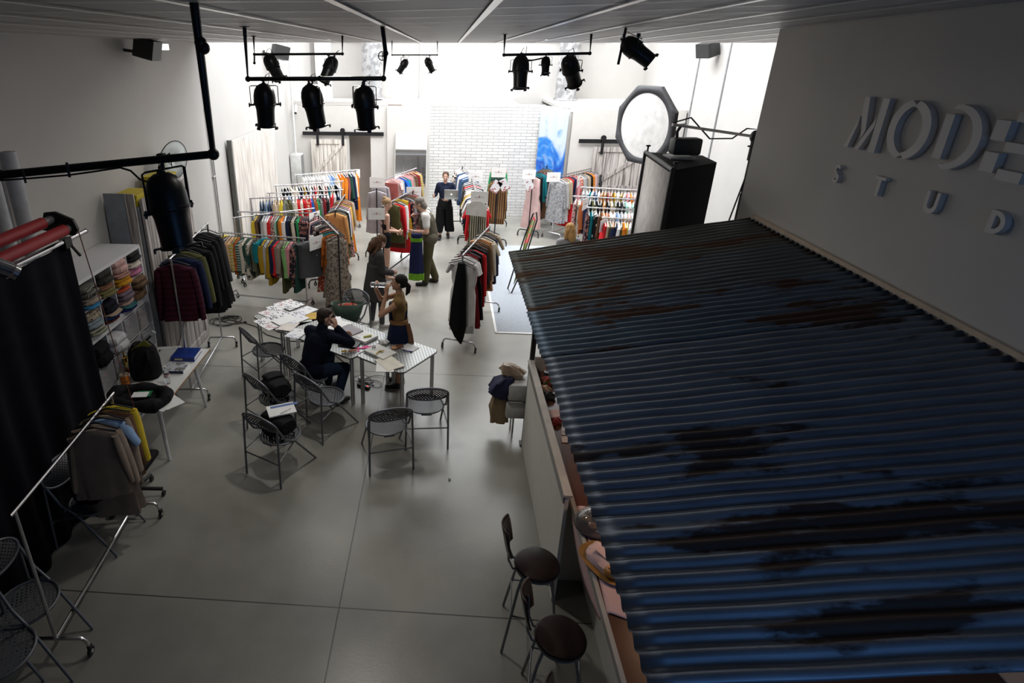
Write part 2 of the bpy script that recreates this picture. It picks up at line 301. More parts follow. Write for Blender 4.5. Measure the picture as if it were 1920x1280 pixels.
# blue dyed banner on the angled return
BN = mat((.72, .80, .88), .6, var=.05); N, L, b = nodes(BN); tc = N.new('ShaderNodeTexCoord'); n2 = N.new('ShaderNodeTexNoise'); n2.inputs['Scale'].default_value = 1.5; n2.inputs['Detail'].default_value = 6; n2.inputs['Distortion'].default_value = 1.2; L.new(tc.outputs['Object'], n2.inputs[0])
sp = N.new('ShaderNodeSeparateXYZ'); L.new(tc.outputs['Object'], sp.inputs[0]); a = N.new('ShaderNodeMapRange'); L.new(sp.outputs[2], a.inputs[0]); a.inputs[1].default_value = .9; a.inputs[2].default_value = 2.9; a.inputs[3].default_value = .30; a.inputs[4].default_value = -.18
ad = N.new('ShaderNodeMath'); L.new(a.outputs[0], ad.inputs[0]); L.new(n2.outputs[0], ad.inputs[1]); rp = N.new('ShaderNodeValToRGB'); L.new(ad.outputs[0], rp.inputs[0]); e = rp.color_ramp.elements
e[0].position = .42; e[0].color = (.50, .58, .66, 1); e[1].position = .95; e[1].color = (.10, .36, .62, 1); q = rp.color_ramp.elements.new(.6); q.color = (.02, .20, .62, 1); q = rp.color_ramp.elements.new(.74); q.color = (.006, .06, .42, 1); L.new(rp.outputs[0], b.inputs['Base Color'])
pa, pb = V((2.62, 16.95, .25)), V((3.2, 16.05, .25))
def fn(u, v):
    p = pa.lerp(pb, u); d = .03*math.sin(u*19+v*2)*(1-v*.5); return p+V((-.85*(.06+d), -.5*(.06+d), 2.75*v-.25*0))
o = P('dyed_banner', MB().grid(fn, 30, 24), BN, None, 'white banner dyed blue hanging on the angled wall beside the brick', solid=.006, cat='banner')
# carpet and its white edge
CP = mat((.40, .43, .47), .95, var=.08, sc_=30, bump=.4, bsc=220)
c0 = G(932, 623); t_ = T('carpet', 'large grey-blue carpet laid beside the bar roof', 'carpet', (c0.x, c0.y, 0))
P('pile', MB().box((1.9, 2.5, .006), (3.8, 5.0, .012)), CP, t_)
P('edge_trim', MB().box((1.9, -.02, .007), (3.88, .04, .014)).box((-.02, 2.5, .007), (.04, 5.04, .014)), PAPER, t_, label='white edging strip')
# ------------------------------------------------------------------ corrugated canopy over the bar
XW = 3.39
def rz_(x): return 2.2+(x-.80)*(.46/2.6)
ya = lambda x: 6.58+0*(x)        # far edge
sheets = [(1.49, 2.42, 0), (2.36, 3.30, 1), (3.24, 4.10, 2), (4.04, 4.92, 3), (4.86, 5.74, 4), (5.68, 6.62, 5)]
roof = T('corrugated_canopy', 'rusty blue-grey corrugated metal canopy over the bar', 'canopy', (0, 0, 0))
def roofmat(k):
    tint = [(.17, .20, .25), (.15, .18, .235), (.15, .18, .225), (.10, .14, .19), (.10, .12, .135), (.10, .105, .10)][k]
    mt = mat(tint, .50, .55, var=.2, sc_=5+k*.01, str_=(.5, 3, 1)); N, L, b = nodes(mt); src = b.inputs['Base Color'].links[0].from_socket
    geo = N.new('ShaderNodeNewGeometry'); mp = N.new('ShaderNodeMapping'); mp.inputs['Scale'].default_value = (.55, 2.1, 1); mp.inputs['Location'].default_value = (1.7+k*3.1, .4+k, 0); L.new(geo.outputs['Position'], mp.inputs[0])
    n2 = N.new('ShaderNodeTexNoise'); n2.inputs['Scale'].default_value = 1.3; n2.inputs['Detail'].default_value = 9; n2.inputs['Roughness'].default_value = .6; L.new(mp.outputs[0], n2.inputs[0])
    rp = N.new('ShaderNodeValToRGB'); th = [.58, .57, .62, .56, .56, .53][k]
    rp.color_ramp.elements[0].position = th; rp.color_ramp.elements[1].position = th+.035; L.new(n2.outputs[0], rp.inputs[0])
    mx = N.new('ShaderNodeMix'); mx.data_type = 'RGBA'; L.new(rp.outputs[0], mx.inputs[0]); L.new(src, mx.inputs[6]); mx.inputs[7].default_value = ((.035, .018, .014, 1), (.03, .018, .016, 1), (.035, .02, .016, 1), (.05, .022, .012, 1), (.06, .026, .012, 1), (.07, .032, .015, 1))[k]
    L.new(mx.outputs[2], b.inputs['Base Color'])
    sb = N.new('ShaderNodeMath'); sb.operation = 'MULTIPLY_ADD'; L.new(rp.outputs[0], sb.inputs[0]); sb.inputs[1].default_value = -.55; sb.inputs[2].default_value = .62; L.new(sb.outputs[0], b.inputs['Metallic'])
    r2 = N.new('ShaderNodeMath'); r2.operation = 'MULTIPLY_ADD'; L.new(rp.outputs[0], r2.inputs[0]); r2.inputs[1].default_value = .25; r2.inputs[2].default_value = .50; L.new(r2.outputs[0], b.inputs['Roughness'])
    return mt
PIT = .088
for y0, y1, k in sheets:
    nv = int((y1-y0)/PIT*12); x0 = .80+rnd.uniform(-.012, .012)
    def fn(u, v):
        x = x0+(XW-x0)*u+0*v; y = y0+(y1-y0)*v; am = .0125
        if k == 0: am *= 1-.85*max(0, 1-abs(y-2.27)/.09)*max(0, 1-(x-.8)/.8)
        s = math.sin(2*PI*y/PIT); s = math.copysign(abs(s)**.8, s)
        return V((x-.02*(y-1.5)/5, y, rz_(x)+am*s+.0015*(k % 2)+(.003*math.sin(x*9+y*3))))
    P('metal_sheet', MB().grid(fn, 26, nv), roofmat(k), roof, solid=.0015)
P('roof_beam', MB().box((.93, 4.0, 2.165), (.05, 4.8, .06)).box((3.3, 4.05, 2.585), (.05, 4.8, .06)), BLACK, roof)
P('wall_edge_trim', MB().box((3.375, 4.03, 2.70), (.03, 5.1, .035)), mat((.5, .40, .30), .6), roof, label='tan edge strip along the wall')
for yy in (6.0,): P('post', MB().box((1.06 if yy > 3 else 1.35, yy, 1.09+.02*(yy < 3)), (.05, .05, 2.14)).box((1.06 if yy > 3 else 1.35, yy, .01), (.1, .1, .02)), BLACK, roof)
# bar counter
CB = mat((.70, .68, .64), .7, var=.03)
bar = T('bar_counter', 'long white bar counter with a brown top under the corrugated canopy', 'bar counter', (0, 0, 0))
P('front_panel', MB().box((1.105, 4.98, .5), (.05, 1.96, 1.0)).box((1.24, 4.02, .5), (.26, .05, 1.0)), CB, bar)
P('recessed_panel', MB().box((1.36, 2.75, .5), (.05, 2.5, 1.0)), CB, bar)
P('countertop', MB().box((1.42, 3.7, 1.02), (.60, 4.6, .05)), mat((.10, .038, .022), .28, var=.25, sc_=4), bar, label='reddish brown countertop')
P('edge_strip', MB().box((1.105, 3.7, 1.02), (.03, 4.6, .055)), mat((.36, .35, .33), .5), bar, label='pale grey edge strip')
sh = T('bar_screen', 'white upright board with a grey strip standing along the far bar edge', 'screen', (0, 0, 0))
P('board', MB().box((1.045, 4.86, .57), (.03, 2.2, 1.13)), CB, sh)
P('grey_strip', MB().box((1.022, 4.86, 1.09), (.016, 2.2, .06)), mat((.25, .24, .23), .4), sh, label='dark grey metal strip')
P('top_ledge', MB().box((1.045, 4.86, 1.145), (.065, 2.24, .02)), mat((.52, .48, .44), .6), sh)
P('end_panel', MB().box((1.3, 5.94, 1.13), (.44, .03, .18)), CB, sh)
bk = T('back_counter', 'dark brown work counter under the near end of the canopy', 'counter', (2.55, 1.6, 0)); DB = mat((.035, .022, .020), .5, var=.2)
P('worktop', MB().box((0, 0, .90), (1.66, 4.6, .05)), DB, bk); P('cabinet_front', MB().box((-.78, 0, .44), (.04, 4.5, .87)), DB, bk)
for k in range(5): P('seam', MB().box((0, -2+k*.85, .927), (1.6, .02, .004), Euler((0, 0, .25*(k % 2))).to_matrix()), BLACK, bk)
# ------------------------------------------------------------------ wall sign
sg = T('wall_sign', 'raised white wall letters above the corrugated canopy', 'sign', (3.4, 0, 0))
LM = mat((.60, .58, .56), .7, var=.02)
def letter(name, polys, y0, z0, w, h, d=.045):
    M = Matrix(((0, 0, -1, -.002), (-1, 0, 0, y0), (0, 1, 0, z0), (0, 0, 0, 1)))
    mb = MB()
    for p in polys: mb.prism([(x*w, y*h) for x, y in p], d, M)
    P(name, mb, LM, sg, smooth=False)
def arc(cx, cy, R, r, a0, a1, sx=1., off=0, n=18):
    o = [(cx+R*sx*math.cos(math.radians(a0+(a1-a0)*i/n)), cy+R*math.sin(math.radians(a0+(a1-a0)*i/n))) for i in range(n+1)]
    q = [(cx+off+r*sx*math.cos(math.radians(a1-(a1-a0)*i/n)), cy+r*math.sin(math.radians(a1-(a1-a0)*i/n))) for i in range(n+1)]
    return o+q
letter('letter_m', [[(0, 0), (.13, 0), (.26, .45), (.26, .62)], [(.26, 1), (.40, 1), (.55, .38), (.47, .2), (.26, .80)], [(.40, 0), (.55, 0), (.84, .62), (.84, .42)] and [(.36, 0), (.50, 0), (.78, .46), (.78, .66)], [(.80, 0), (1.0, 0), (1.0, 1), (.80, 1)]], 5.38, 3.6, .385, .4)
letter('letter_o', [arc(.5, .5, .5, .42, 100, 262, .95, .1), arc(.5, .5, .5, .40, -78, 80, 1, -.09)], 4.93, 3.6, .42, .41)
letter('letter_d', [[(.06, .14), (.26, .14), (.26, .84), (.06, .84)], arc(.36, .5, .5, .43, -92, 100, 1.2, -.10)], 4.44, 3.6, .37, .41)
letter('letter_e', [[(0, .08), (.34, .08), (.34, .38), (0, .38)], [(.0, .56), (.34, .56), (.34, .86), (0, .86)], [(.44, 0), (1, 0), (1, .16), (.44, .16)], [(.40, .42), (.9, .42), (.9, .56), (.40, .56)], [(.44, .86), (1, .86), (1, 1), (.44, 1)]], 4.02, 3.61, .30, .39)
letter('letter_s', [arc(.5, .74, .26, .12, 20, 270, 1.3), arc(.5, .26, .28, .13, -160, 90, 1.3)], 5.43, 3.30, .11, .145, .04)
letter('letter_t', [[(0, .85), (1, .85), (1, 1), (0, 1)], [(.35, 0), (.65, 0), (.65, .85), (.35, .85)]], 4.90, 3.30, .12, .145, .04)
letter('letter_u', [arc(.5, .4, .42, .2, 180, 360, 1.1), [(.04, .4), (.28, .4), (.28, 1), (.04, 1)], [(.74, .4), (.96, .4), (.96, 1), (.74, 1)]], 4.36, 3.30, .13, .145, .04)
letter('letter_d', [[(0, 0), (.3, 0), (.3, 1), (0, 1)], arc(.3, .5, .5, .3, -90, 90, 1.3)], 3.82, 3.30, .12, .14, .04)
# ------------------------------------------------------------------ stage lights
def par(p, d, s, label, group=None, roll=0., cable=True, top=None):  # p = centre of the can, d = beam direction, s = scale
    q = V(d).normalized(); t_ = T('stage_light', label, 'stage light', p, group=group)
    R = q.to_track_quat('-Z', 'Y').to_matrix().to_4x4(); R = R@Matrix.Rotation(roll, 4, 'Z')
    mb = MB().lathe([(.001, .245), (.05, .24), (.09, .215), (.118, .17), (.132, .11), (.135, .05), (.135, .02), (.140, .017), (.140, 0), (.122, -.01), (.112, -.06), (.106, -.24), (.118, -.245), (.118, -.265), (.104, -.265), (.100, -.24), (.09, .1)], 32, R@Matrix.Scale(s, 4), cap=False)
    P('housing', mb, BLKM, t_)
    P('rear_cap', MB().lathe([(.03, .23), (.03, .25), (.015, .26), (.012, .285)], 12, R@Matrix.Scale(s, 4)), BLACK, t_)
    P('lens', MB().lathe([(.001, -.23), (.06, -.227), (.100, -.22)], 24, R@Matrix.Scale(s, 4), cap=False), mat((.5, .55, .6), .1, .8), t_)
    for a in (45, 135, 225, 315):
        M = R@Matrix.Scale(s, 4)@Matrix.Rotation(math.radians(a), 4, 'Z')
        P('clip', MB().box((0, 0, 0), (.045, .03, .012)).box((.02, 0, -.012), (.012, .05, .03)).add([], [], None), BLACK, t_).matrix_local = M@Matrix.Translation((.134, 0, -.255))
    # yoke in the world frame, rotated about z to the side axis
    side = (R@V((1, 0, 0)))-V((0, 0, 0)); side.z = 0; side.normalize(); h = .30*s if top is None else max(.08, top-p[2]-.085*s); wd = .168*s; up = V((0, 0, h))
    pts = [side*wd, side*wd+up*.75, side*wd+up*.96, side*wd*.86+up, side*-wd*.86+up, side*-wd+up*.96, side*-wd+up*.75, side*-wd]
    P('yoke', MB().tube(pts, .013*s, 6, flat=.4), BLKM, t_)
    for k in (1, -1):
        P('knob', MB().tube([side*(wd*.8*k), side*((wd+.03*s)*k)], .012*s, 8).tube([side*((wd+.02*s)*k)+V((0, 0, -.025*s)), side*((wd+.02*s)*k)+V((0, 0, .025*s))], .009*s, 6), BLACK, t_)
    P('clamp', MB().tube([up, up+V((0, 0, .07*s))], .012*s, 8).box(up+V((0, 0, .075*s)), (.045*s, .045*s, .05*s)), BLACK, t_)
    if cable:
        b = R@V((0, 0, .28*s)); P('cable', MB().tube([b, b+V((.03, .02, .06))*s, b+V((.08, .0, .09))*s, up+V((.06*s, 0, .02*s)), up+V((.02*s, 0, .07*s))], .005*s, 6), BLACK, t_)
    return t_
def pipe_rig(label, pts, r, extra=()):
    t_ = T('hanging_pipe', label, 'lighting pipe', pts[0]); o = V(pts[0])
    P('pipe', MB().tube([V(p)-o for p in pts], r, 12), BLKM, t_)
    for p in pts[1:-1]: P('elbow', MB().ell(V(p)-o, (r*1.35,)*3), BLKM, t_)
    for p in extra: P('coupling', MB().ell(V(p)-o, (r*1.3,)*3), BLKM, t_)
    P('ceiling_flange', MB().lathe([(r*2.4, 0), (r*2.4, .01)], 16, Matrix.Translation((0, 0, -.005))), BLKM, t_)
    return t_
def yy_(px, py, y): return tuple(Y(px, py, y))
# foreground rig
a_, b_, c_ = Y(363, 0, 2.55), Y(400, 289, 2.55), Y(0, 328, 2.62); a_.z = 4.5; e_ = c_+(c_-b_)*.6
pipe_rig('thick black pipe hanging at upper left, nearest the camera', [a_, b_, c_, e_], .019, [Y(376, 80, 2.55), Y(382, 90, 2.55)])
t_ = T('pipe_cable', 'black cable tied along the nearest black pipe', 'cable', c_)
pts = [Y(x, y+d, 2.56)-c_ for x, y, d in ((0, 334, 4), (60, 330, 4), (130, 322, 6), (180, 316, 5), (225, 311, 3), (245, 318, 2), (262, 334, 2), (280, 343, -1), (300, 342, 0))]
P('cord', MB().tube(pts, .0045, 6), BLACK, t_); P('cable_tie', MB().tube([pts[2]-V((0, 0, .01)), pts[2]+V((0, 0, .055))], .006, 6), BLACK, t_); P('cable_tie', MB().tube([pts[0]+V((.12, 0, -.01)), pts[0]+V((.12, 0, .05))], .005, 6), BLACK, t_)
p0 = Y(318, 392, 2.6); par(p0, (.13, -.10, -1), .68, 'large black stage light hanging nearest the camera on the left', roll=.2, top=Y(318, 296, 2.55).z)
# second rig, three lights
R2 = 4.7
def rig_pts(seq, y): return [yy_(px, py, y) for px, py in seq]
q = [Y(459, 57, R2+.0), Y(465, 148, R2), Y(719, 147, R2), Y(723, 100, R2), Y(717, 44, R2)]
q[0].z = q[-1].z = 4.487; pipe_rig('black pipe frame carrying three large stage lights', q, .016, [Y(600, 147, R2)])
t_ = T('pipe_valve', 'small black handwheel on the right upright of the three-light frame', 'valve', Y(717, 105, R2-.03)); P('wheel', MB().tube([(.03*math.cos(a*PI/5), 0, .03*math.sin(a*PI/5)) for a in range(10)], .004, 6, True).tube([(0, 0, -.03), (0, 0, .03)], .003).tube([(-.03, 0, 0), (.03, 0, 0)], .003).tube([(0, 0, 0), (.03, .02, 0)], .006), BLACK, t_)
for px, py, dx, nm in ((497, 196, -.05, 'left'), (588, 197, .14, 'middle'), (684, 200, .06, 'right')):
    par(Y(px, py, R2), (dx, .12, -1), .62, nm+' one of the three large stage lights on the black pipe frame', 'three large stage lights', top=Y(600, 147, R2).z)
R3 = 7.0
q = [Y(476, 73, R3), Y(477, 102, R3), Y(642, 101, R3), Y(642, 70, R3)]; q[0].z = q[-1].z = 4.487
pipe_rig('thinner black pipe frame behind the three large stage lights', q, .013); P('drop_stub', MB().tube([Y(477, 102, R3), Y(477, 118, R3)], .01, 8).ell(Y(477, 118, R3), (.016,)*3), BLKM).parent = None
o = bpy.data.objects['drop_stub']; o.name = 'pipe_stub'; o['label'] = 'short capped black pipe end beneath the thinner black pipe frame'; o['category'] = 'pipe'
par(Y(512, 125, R3), (.35, .5, -1), .58, 'left stage light on the thinner pipe frame', top=Y(560, 101, R3).z); par(Y(617, 130, R3), (-.45, -.35, -1), .58, 'right stage light on the thinner pipe frame', top=Y(560, 101, R3).z)
R4 = 9.6
q = [Y(735, 82, R4), Y(735, 103, R4), Y(820, 103, R4), Y(820, 80, R4)]; q[0].z = q[-1].z = 4.487
pipe_rig('farthest thin pipe with two small stage lights near the ceiling edge', q, .009)
par(Y(756, 123, R4), (-.7, .3, -1), .42, 'left small stage light on the farthest thin pipe', top=Y(780, 103, R4).z); par(Y(805, 121, R4), (.5, .3, -1), .42, 'right small stage light on the farthest thin pipe', top=Y(780, 103, R4).z)
R5 = 6.8
q = [Y(947, 62, R5), Y(945, 103, R5), Y(1106, 100, R5), Y(1109, 62, R5)]; q[0].z = q[-1].z = 4.50
pipe_rig('black pipe frame carrying the stage lights right of centre', q, .014)
par(Y(976, 134, R5), (.02, -.2, -1), .66, 'stage light at the left end of the right pipe frame', top=Y(1020, 101, R5).z); par(Y(1071, 132, R5), (.5, .6, -1), .68, 'stage light at the right end of the right pipe frame', top=Y(1020, 101, R5).z); par(Y(1023, 122, R5), (0, -.4, -1), .36, 'small stage light between the two larger ones on the right frame', top=Y(1020, 101, R5).z)
t_ = T('curved_bracket', 'short black gun-shaped bracket between two stage lights', 'bracket', Y(1000, 112, R5)); P('grip', MB().tube([(-.12, 0, -.02), (.02, 0, .0), (.09, 0, .015), (.11, 0, -.01)], .008, 8), BLACK, t_)
R6 = 5.9
q = [Y(1174, 51, R6), Y(1159, 121, R6)]; q[0].z = 4.53; pipe_rig('single slanted black drop pipe at the right of the ceiling', q, .012)
par(Y(1193, 95, R6), (.9, -.2, -.62), .62, 'stage light tilted right on the slanted drop pipe', top=4.38)
# speakers
def speaker(p, rz, s, label, up=True):
    t_ = T('wall_speaker', label, 'speaker', p, rz); k = s
    P('cabinet', MB().prism([(-.17*k, 0), (-.11*k, -.22*k), (.11*k, -.22*k), (.17*k, 0), (.17*k, .06*k), (-.17*k, .06*k)], .24*k, Matrix.Rotation(-.25, 4, 'X')), BLACK, t_, smooth=False)
    P('grille', MB().box((0, .065*k, .13*k), (.31*k, .012, .2*k), Matrix.Rotation(-.25, 3, 'X')), mat((.03, .03, .03), .8, bump=.5, bsc=200), t_)
    P('wall_bracket', MB().tube([(0, -.2*k, .1*k), (0, -.36*k, .12*k)], .02, 8).box((0, -.37*k, .12*k), (.1, .02, .12)), BLACK, t_)
    return t_
speaker(X(285, 112, -3.95), -PI/2+.1, 1.0, 'black speaker mounted high on the left wall'); speaker(X(1322, 108, 5.8), PI/2+.3, 1.25, 'black speaker mounted high on the far right wall')
speaker(Y(530, 112, 15), -PI/2+.6, 1.2, 'distant grey speaker high at the far left corner')
t_ = T('emergency_light', 'small white emergency light above the left wall speaker', 'emergency light', X(303, 88, -4.12), PI/2); P('body', MB().box((0, 0, 0), (.26, .08, .1), bev=.01), WHITE, t_); P('diffuser', MB().box((0, -.045, 0), (.24, .02, .08)), mat((.9, .95, 1), .4, emit=1.6), t_)
t_ = T('wall_conduit', 'thin grey conduit pair running down the left wall', 'conduit', (-4.28, 10.85, 0)); P('tube', MB().tube([(0, 0, 1.0), (0, 0, 4.46)], .012), mat((.4, .4, .4), .4, .5), t_); P('tube', MB().tube([(0, .09, 0.02), (0, .09, 4.46)], .012), mat((.4, .4, .4), .4, .5), t_)
P('clip', MB().box((0, .045, 2.2), (.03, .14, .02)).box((0, .045, 3.4), (.03, .14, .02)), WHITE, t_)
for xx_, yy, nm in ((6.08, 16.0, 'far'), (6.08, 14.4, 'near')):
    t_ = T('wall_conduit', nm+' grey conduit on the bright right wall', 'conduit', (xx_, yy, 0)); P('tube', MB().tube([(0, 0, .1), (0, 0, 8.9)], .018), mat((.35, .36, .37), .4, .4), t_)
t_ = T('electrical_cabinet', 'grey electrical cabinet at the far left corner by the barn door', 'cabinet', (-4.12, 16.7, 1.35)); P('body', MB().box((0, 0, 0), (.3, .35, .8), bev=.01), mat((.55, .55, .53), .5), t_); P('door', MB().box((.155, 0, 0), (.012, .3, .74)), mat((.2, .2, .2), .4), t_); P('conduit', MB().tube([(0, -.1, .4), (0, -.1, 6.5)], .03), mat((.6, .6, .6), .5), t_)
t_ = T('security_camera', 'white bullet camera beside the far left corner', 'camera', Y(555, 207, 17.05)); P('body', MB().tube([(0, 0, .12), (.03, -.2, -.05)], .045, 12), WHITE, t_); P('lens', MB().tube([(.03, -.2, -.05), (.032, -.21, -.06)], .03), BLACK, t_)
# ------------------------------------------------------------------ softboxes
ob = T('octagonal_softbox', 'octagonal softbox with a white round face and black rim', 'softbox', Y(1207, 236, 11.9))
M = V((-.88, -.47, -.02)).to_track_quat('Z', 'Y').to_matrix().to_4x4(); k8 = [(math.cos(PI/8+i*PI/4), math.sin(PI/8+i*PI/4)) for i in range(8)]; R_ = .75
mb = MB(); vs = [(c*R_, s_*R_, 0) for c, s_ in k8]+[(c*R_*1.02, s_*R_*1.02, -.06) for c, s_ in k8]+[(c*.1, s_*.1, -.42) for c, s_ in k8]
mb.add([M@V(p) for p in vs], [(i+o_, (i+1) % 8+o_, (i+1) % 8+8+o_, i+8+o_) for o_ in (0, 8) for i in range(8)]+[tuple(range(16, 24))]); P('shell', mb, BLACK, ob, smooth=False)
mb = MB(); n = 48; ro = lambda a: R_*math.cos(PI/8)/math.cos(((a+PI/8) % (PI/4))-PI/8)
mb.add([M@V((ro(2*PI*i/n)*math.cos(2*PI*i/n), ro(2*PI*i/n)*math.sin(2*PI*i/n), .004)) for i in range(n)]+[M@V((.587*math.cos(2*PI*i/n), .587*math.sin(2*PI*i/n), .0)) for i in range(n)], [(i, (i+1) % n, n+(i+1) % n, n+i) for i in range(n)])
P('rim', mb, mat((.05, .05, .055), .7), ob, solid=.01)
P('diffuser', MB().lathe([(.001, .012), (.3, .01), (.592, -.004)], 48, M, cap=False), mat((.80, .79, .77), .8, bump=.25, bsc=5), ob)
P('mount', MB().tube([M@V((0, 0, -.4)), M@V((0, 0, -.62))], .07, 12), BLACK, ob)
P('stand_pole', MB().tube([M@V((0, 0, -.5)), V((M@V((0, 0, -.5))).to_tuple()[:2]+(-V(ob.location).z+.35,))], .017), BLACK, ob)
bx, by = (M@V((0, 0, -.5))).x, (M@V((0, 0, -.5))).y; gz = -V(ob.location).z
for a in (0, 2.1, 4.2): P('stand_leg', MB().tube([(bx, by, gz+.9), (bx+.5*math.cos(a), by+.5*math.sin(a), gz+.015)], .011), BLACK, ob)
P('side_arm', MB().tube([M@V((.2, 0, -.5)), Y(1287, 232, 12.4)-V(ob.location)], .014), BLACK, ob)
sb = T('strip_softbox', 'large black rectangular softbox with a pale front above the canopy', 'softbox', (2.6, 7.6, 2.4))
o_ = V((2.6, 7.6, 2.4)); f1, f2 = V((Y(1213, 290, 8.2).x, 8.2, 0)), V((Y(1264, 326, 6.86).x, 6.86, 0)); b1, b2 = V((3.34, 8.1, 0)), V((3.30, 7.55, 0)); zt, zb_ = 3.13, 1.75
def qd(a, b, c, d): return [p-o_ for p in (a, b, c, d)]
zz = lambda p, z: V((p.x, p.y, z))
mb = MB().add([zz(f1, zt)-o_, zz(f2, zt)-o_, zz(b2, zt-.02)-o_, zz(b1, zt-.02)-o_, zz(f1, zb_)-o_, zz(f2, zb_)-o_, zz(b2, zb_+.02)-o_, zz(b1, zb_+.02)-o_],
    [(0, 3, 2, 1), (4, 5, 6, 7), (1, 2, 6, 5), (2, 3, 7, 6), (3, 0, 4, 7), (0, 1, 5, 4)]); P('shell', mb, mat((.010, .010, .011), .85), sb, smooth=False)
nn = (f2-f1).cross(V((0, 0, 1))).normalized(); nn = nn if nn.x < 0 else -nn
P('diffuser', MB().add([zz(f1, zt-.05)+nn*.012-o_, zz(f2, zt-.05)+nn*.012-o_, zz(f2, zb_+.05)+nn*.012-o_, zz(f1, zb_+.05)+nn*.012-o_], [(0, 1, 2, 3)]), mat((.66, .63, .61), .8), sb, solid=.006)
fr = MB()
for p, q in ((f1, f2),):
    for z in (zt, zb_): fr.tube([zz(p, z)+nn*.02-o_, zz(q, z)+nn*.02-o_], .026, 6)
for p in (f1, f2): fr.tube([zz(p, zt)+nn*.02-o_, zz(p, zb_)+nn*.02-o_], .028, 6)
P('front_lip', fr, BLACK, sb)
for p in (f1, f2): P('corner_knob', MB().tube([zz(p, zt)-o_, zz(p, zt+.07)-o_], .012).box(zz(p, zt+.08)-o_, (.05, .03, .02)), BLACK, sb)
hd = T('studio_flash', 'black studio flash head on top of the rectangular softbox', 'flash', (2.92, 7.75, 3.24)); P('body', MB().box((.05, 0, .03), (.34, .2, .2), bev=.03), BLACK, hd); P('mount_plate', MB().box((0, 0, -.1), (.3, .3, .02)), mat((.3, .3, .3), .5), hd); P('bracket', MB().tube([(-.05, 0, 0), (-.08, .0, .2), (-.05, 0, .26)], .02), BLACK, hd)
bs = T('boom_stand', 'black boom stand reaching over the rectangular softbox', 'stand', (3.99, 8.2, 0)); bt_ = Y(1405, 256, 8.2)
P('pole', MB().tube([(0, 0, .3), (0, 0, 2.6)], .022).tube([(0, 0, 2.6), (.0, 0, bt_.z)], .016), BLACK, bs)
P('boom_arm', MB().tube([V((2.86, 8.0, 3.50))-V((3.99, 8.2, 0)), (.0, 0, bt_.z), (.35, .05, bt_.z+.02)], .018), mat((.45, .43, .41), .35, .6), bs, label='grey metal boom arm')
P('clamp_head', MB().ell((0, 0, bt_.z), (.06, .06, .08)).box((0, 0, bt_.z-.12), (.12, .03, .02)).tube([(0, 0, bt_.z-.3), (0, 0, bt_.z-.05)], .035), BLACK, bs)
P('cable', MB().tube([V((2.86, 8.0, 3.52))-V((3.99, 8.2, 0)), (-.9, -.15, 3.58), (-.6, -.1, bt_.z-.02), (-.3, -.05, bt_.z-.02), (-.12, 0, bt_.z+.1), (.02, 0, bt_.z+.09), (.03, 0, bt_.z-.3), (-.12, 0, 2.0), (-.1, 0, 1)], .010, 6), BLACK, bs)
for a in (0.3, 2.4, 4.5): P('leg', MB().tube([(0, 0, .9), (.45*math.cos(a), .45*math.sin(a), .015)], .012), BLACK, bs)
# ------------------------------------------------------------------ left side: shelves, closet, curtain, backdrops
SW = mat((.66, .65, .67), .5, var=.02)
XF, XB = -3.78, -4.29; CE = .345; YF = 6.88
def cube_unit(z0, n, label, thick=.04):
    t_ = T('cube_shelf', label, 'shelf unit', (XF, YF, z0)); y0 = -n*CE; D = XB-XF; H_ = .70
    P('top_panel', MB().box((D/2, y0/2, H_-thick/2), (abs(D), -y0+.02, thick)), SW, t_); P('bottom_panel', MB().box((D/2, y0/2, thick/2), (abs(D), -y0+.02, thick)), SW, t_)
    for y in (0, y0): P('side_panel', MB().box((D/2, y, H_/2), (abs(D), .035, H_-2*thick)), SW, t_)
    P('middle_shelf', MB().box((D/2, y0/2, H_/2), (abs(D), -y0-.03, .016)), SW, t_)
    for i in range(1, n): P('divider', MB().box((D/2, -i*CE, H_/2), (abs(D)-.01, .014, H_-2*thick)), SW, t_)
    P('back_panel', MB().box((D+.006, y0/2, H_/2), (.01, -y0, H_-.02)), SW, t_)
NC = 7
cube_unit(.0, NC, 'lowest white cube shelf unit, behind the white table'); cube_unit(.705, NC, 'middle white cube shelf unit of the stack against the left wall'); cube_unit(1.41, NC, 'topmost white cube shelf unit with an empty top against the left wall')
def cell(c, r):  # column 0 = farthest, row 0 = top; returns floor centre of the cell
    zs = [1.41+.36, 1.41+.04, .705+.36, .705+.04, .36, .04]; return V((XF-.2, YF-(c+.5)*CE, zs[r]))
def fold(p, w, d, h, col, label, pat=None, col2=(.02,)*3, n=3, rz=0.):
    t_ = T('folded_garment', label, 'folded clothes', p, rz, 'folded clothes in the cube shelves'); m_ = mat(col, .9, pat=pat, col2=col2, sc_=18, bump=.25, bsc=30)
    def shape(z0, h_, s):
        mb = MB(.42); r = []
        for z, k in ((0, .86), (.25, 1), (.6, 1.02), (.9, .93), (1.0, .7)): r.append(((s*.01, s*.008, z0+z*h_), w/2*k, d/2*k, .03, s+z))
        return mb.loft(r, 20)
    P('lower_fold', shape(0, h*.55, 1), m_, t_); P('upper_fold', shape(h*.5, h*.5, -1), m_, t_)
    return t_
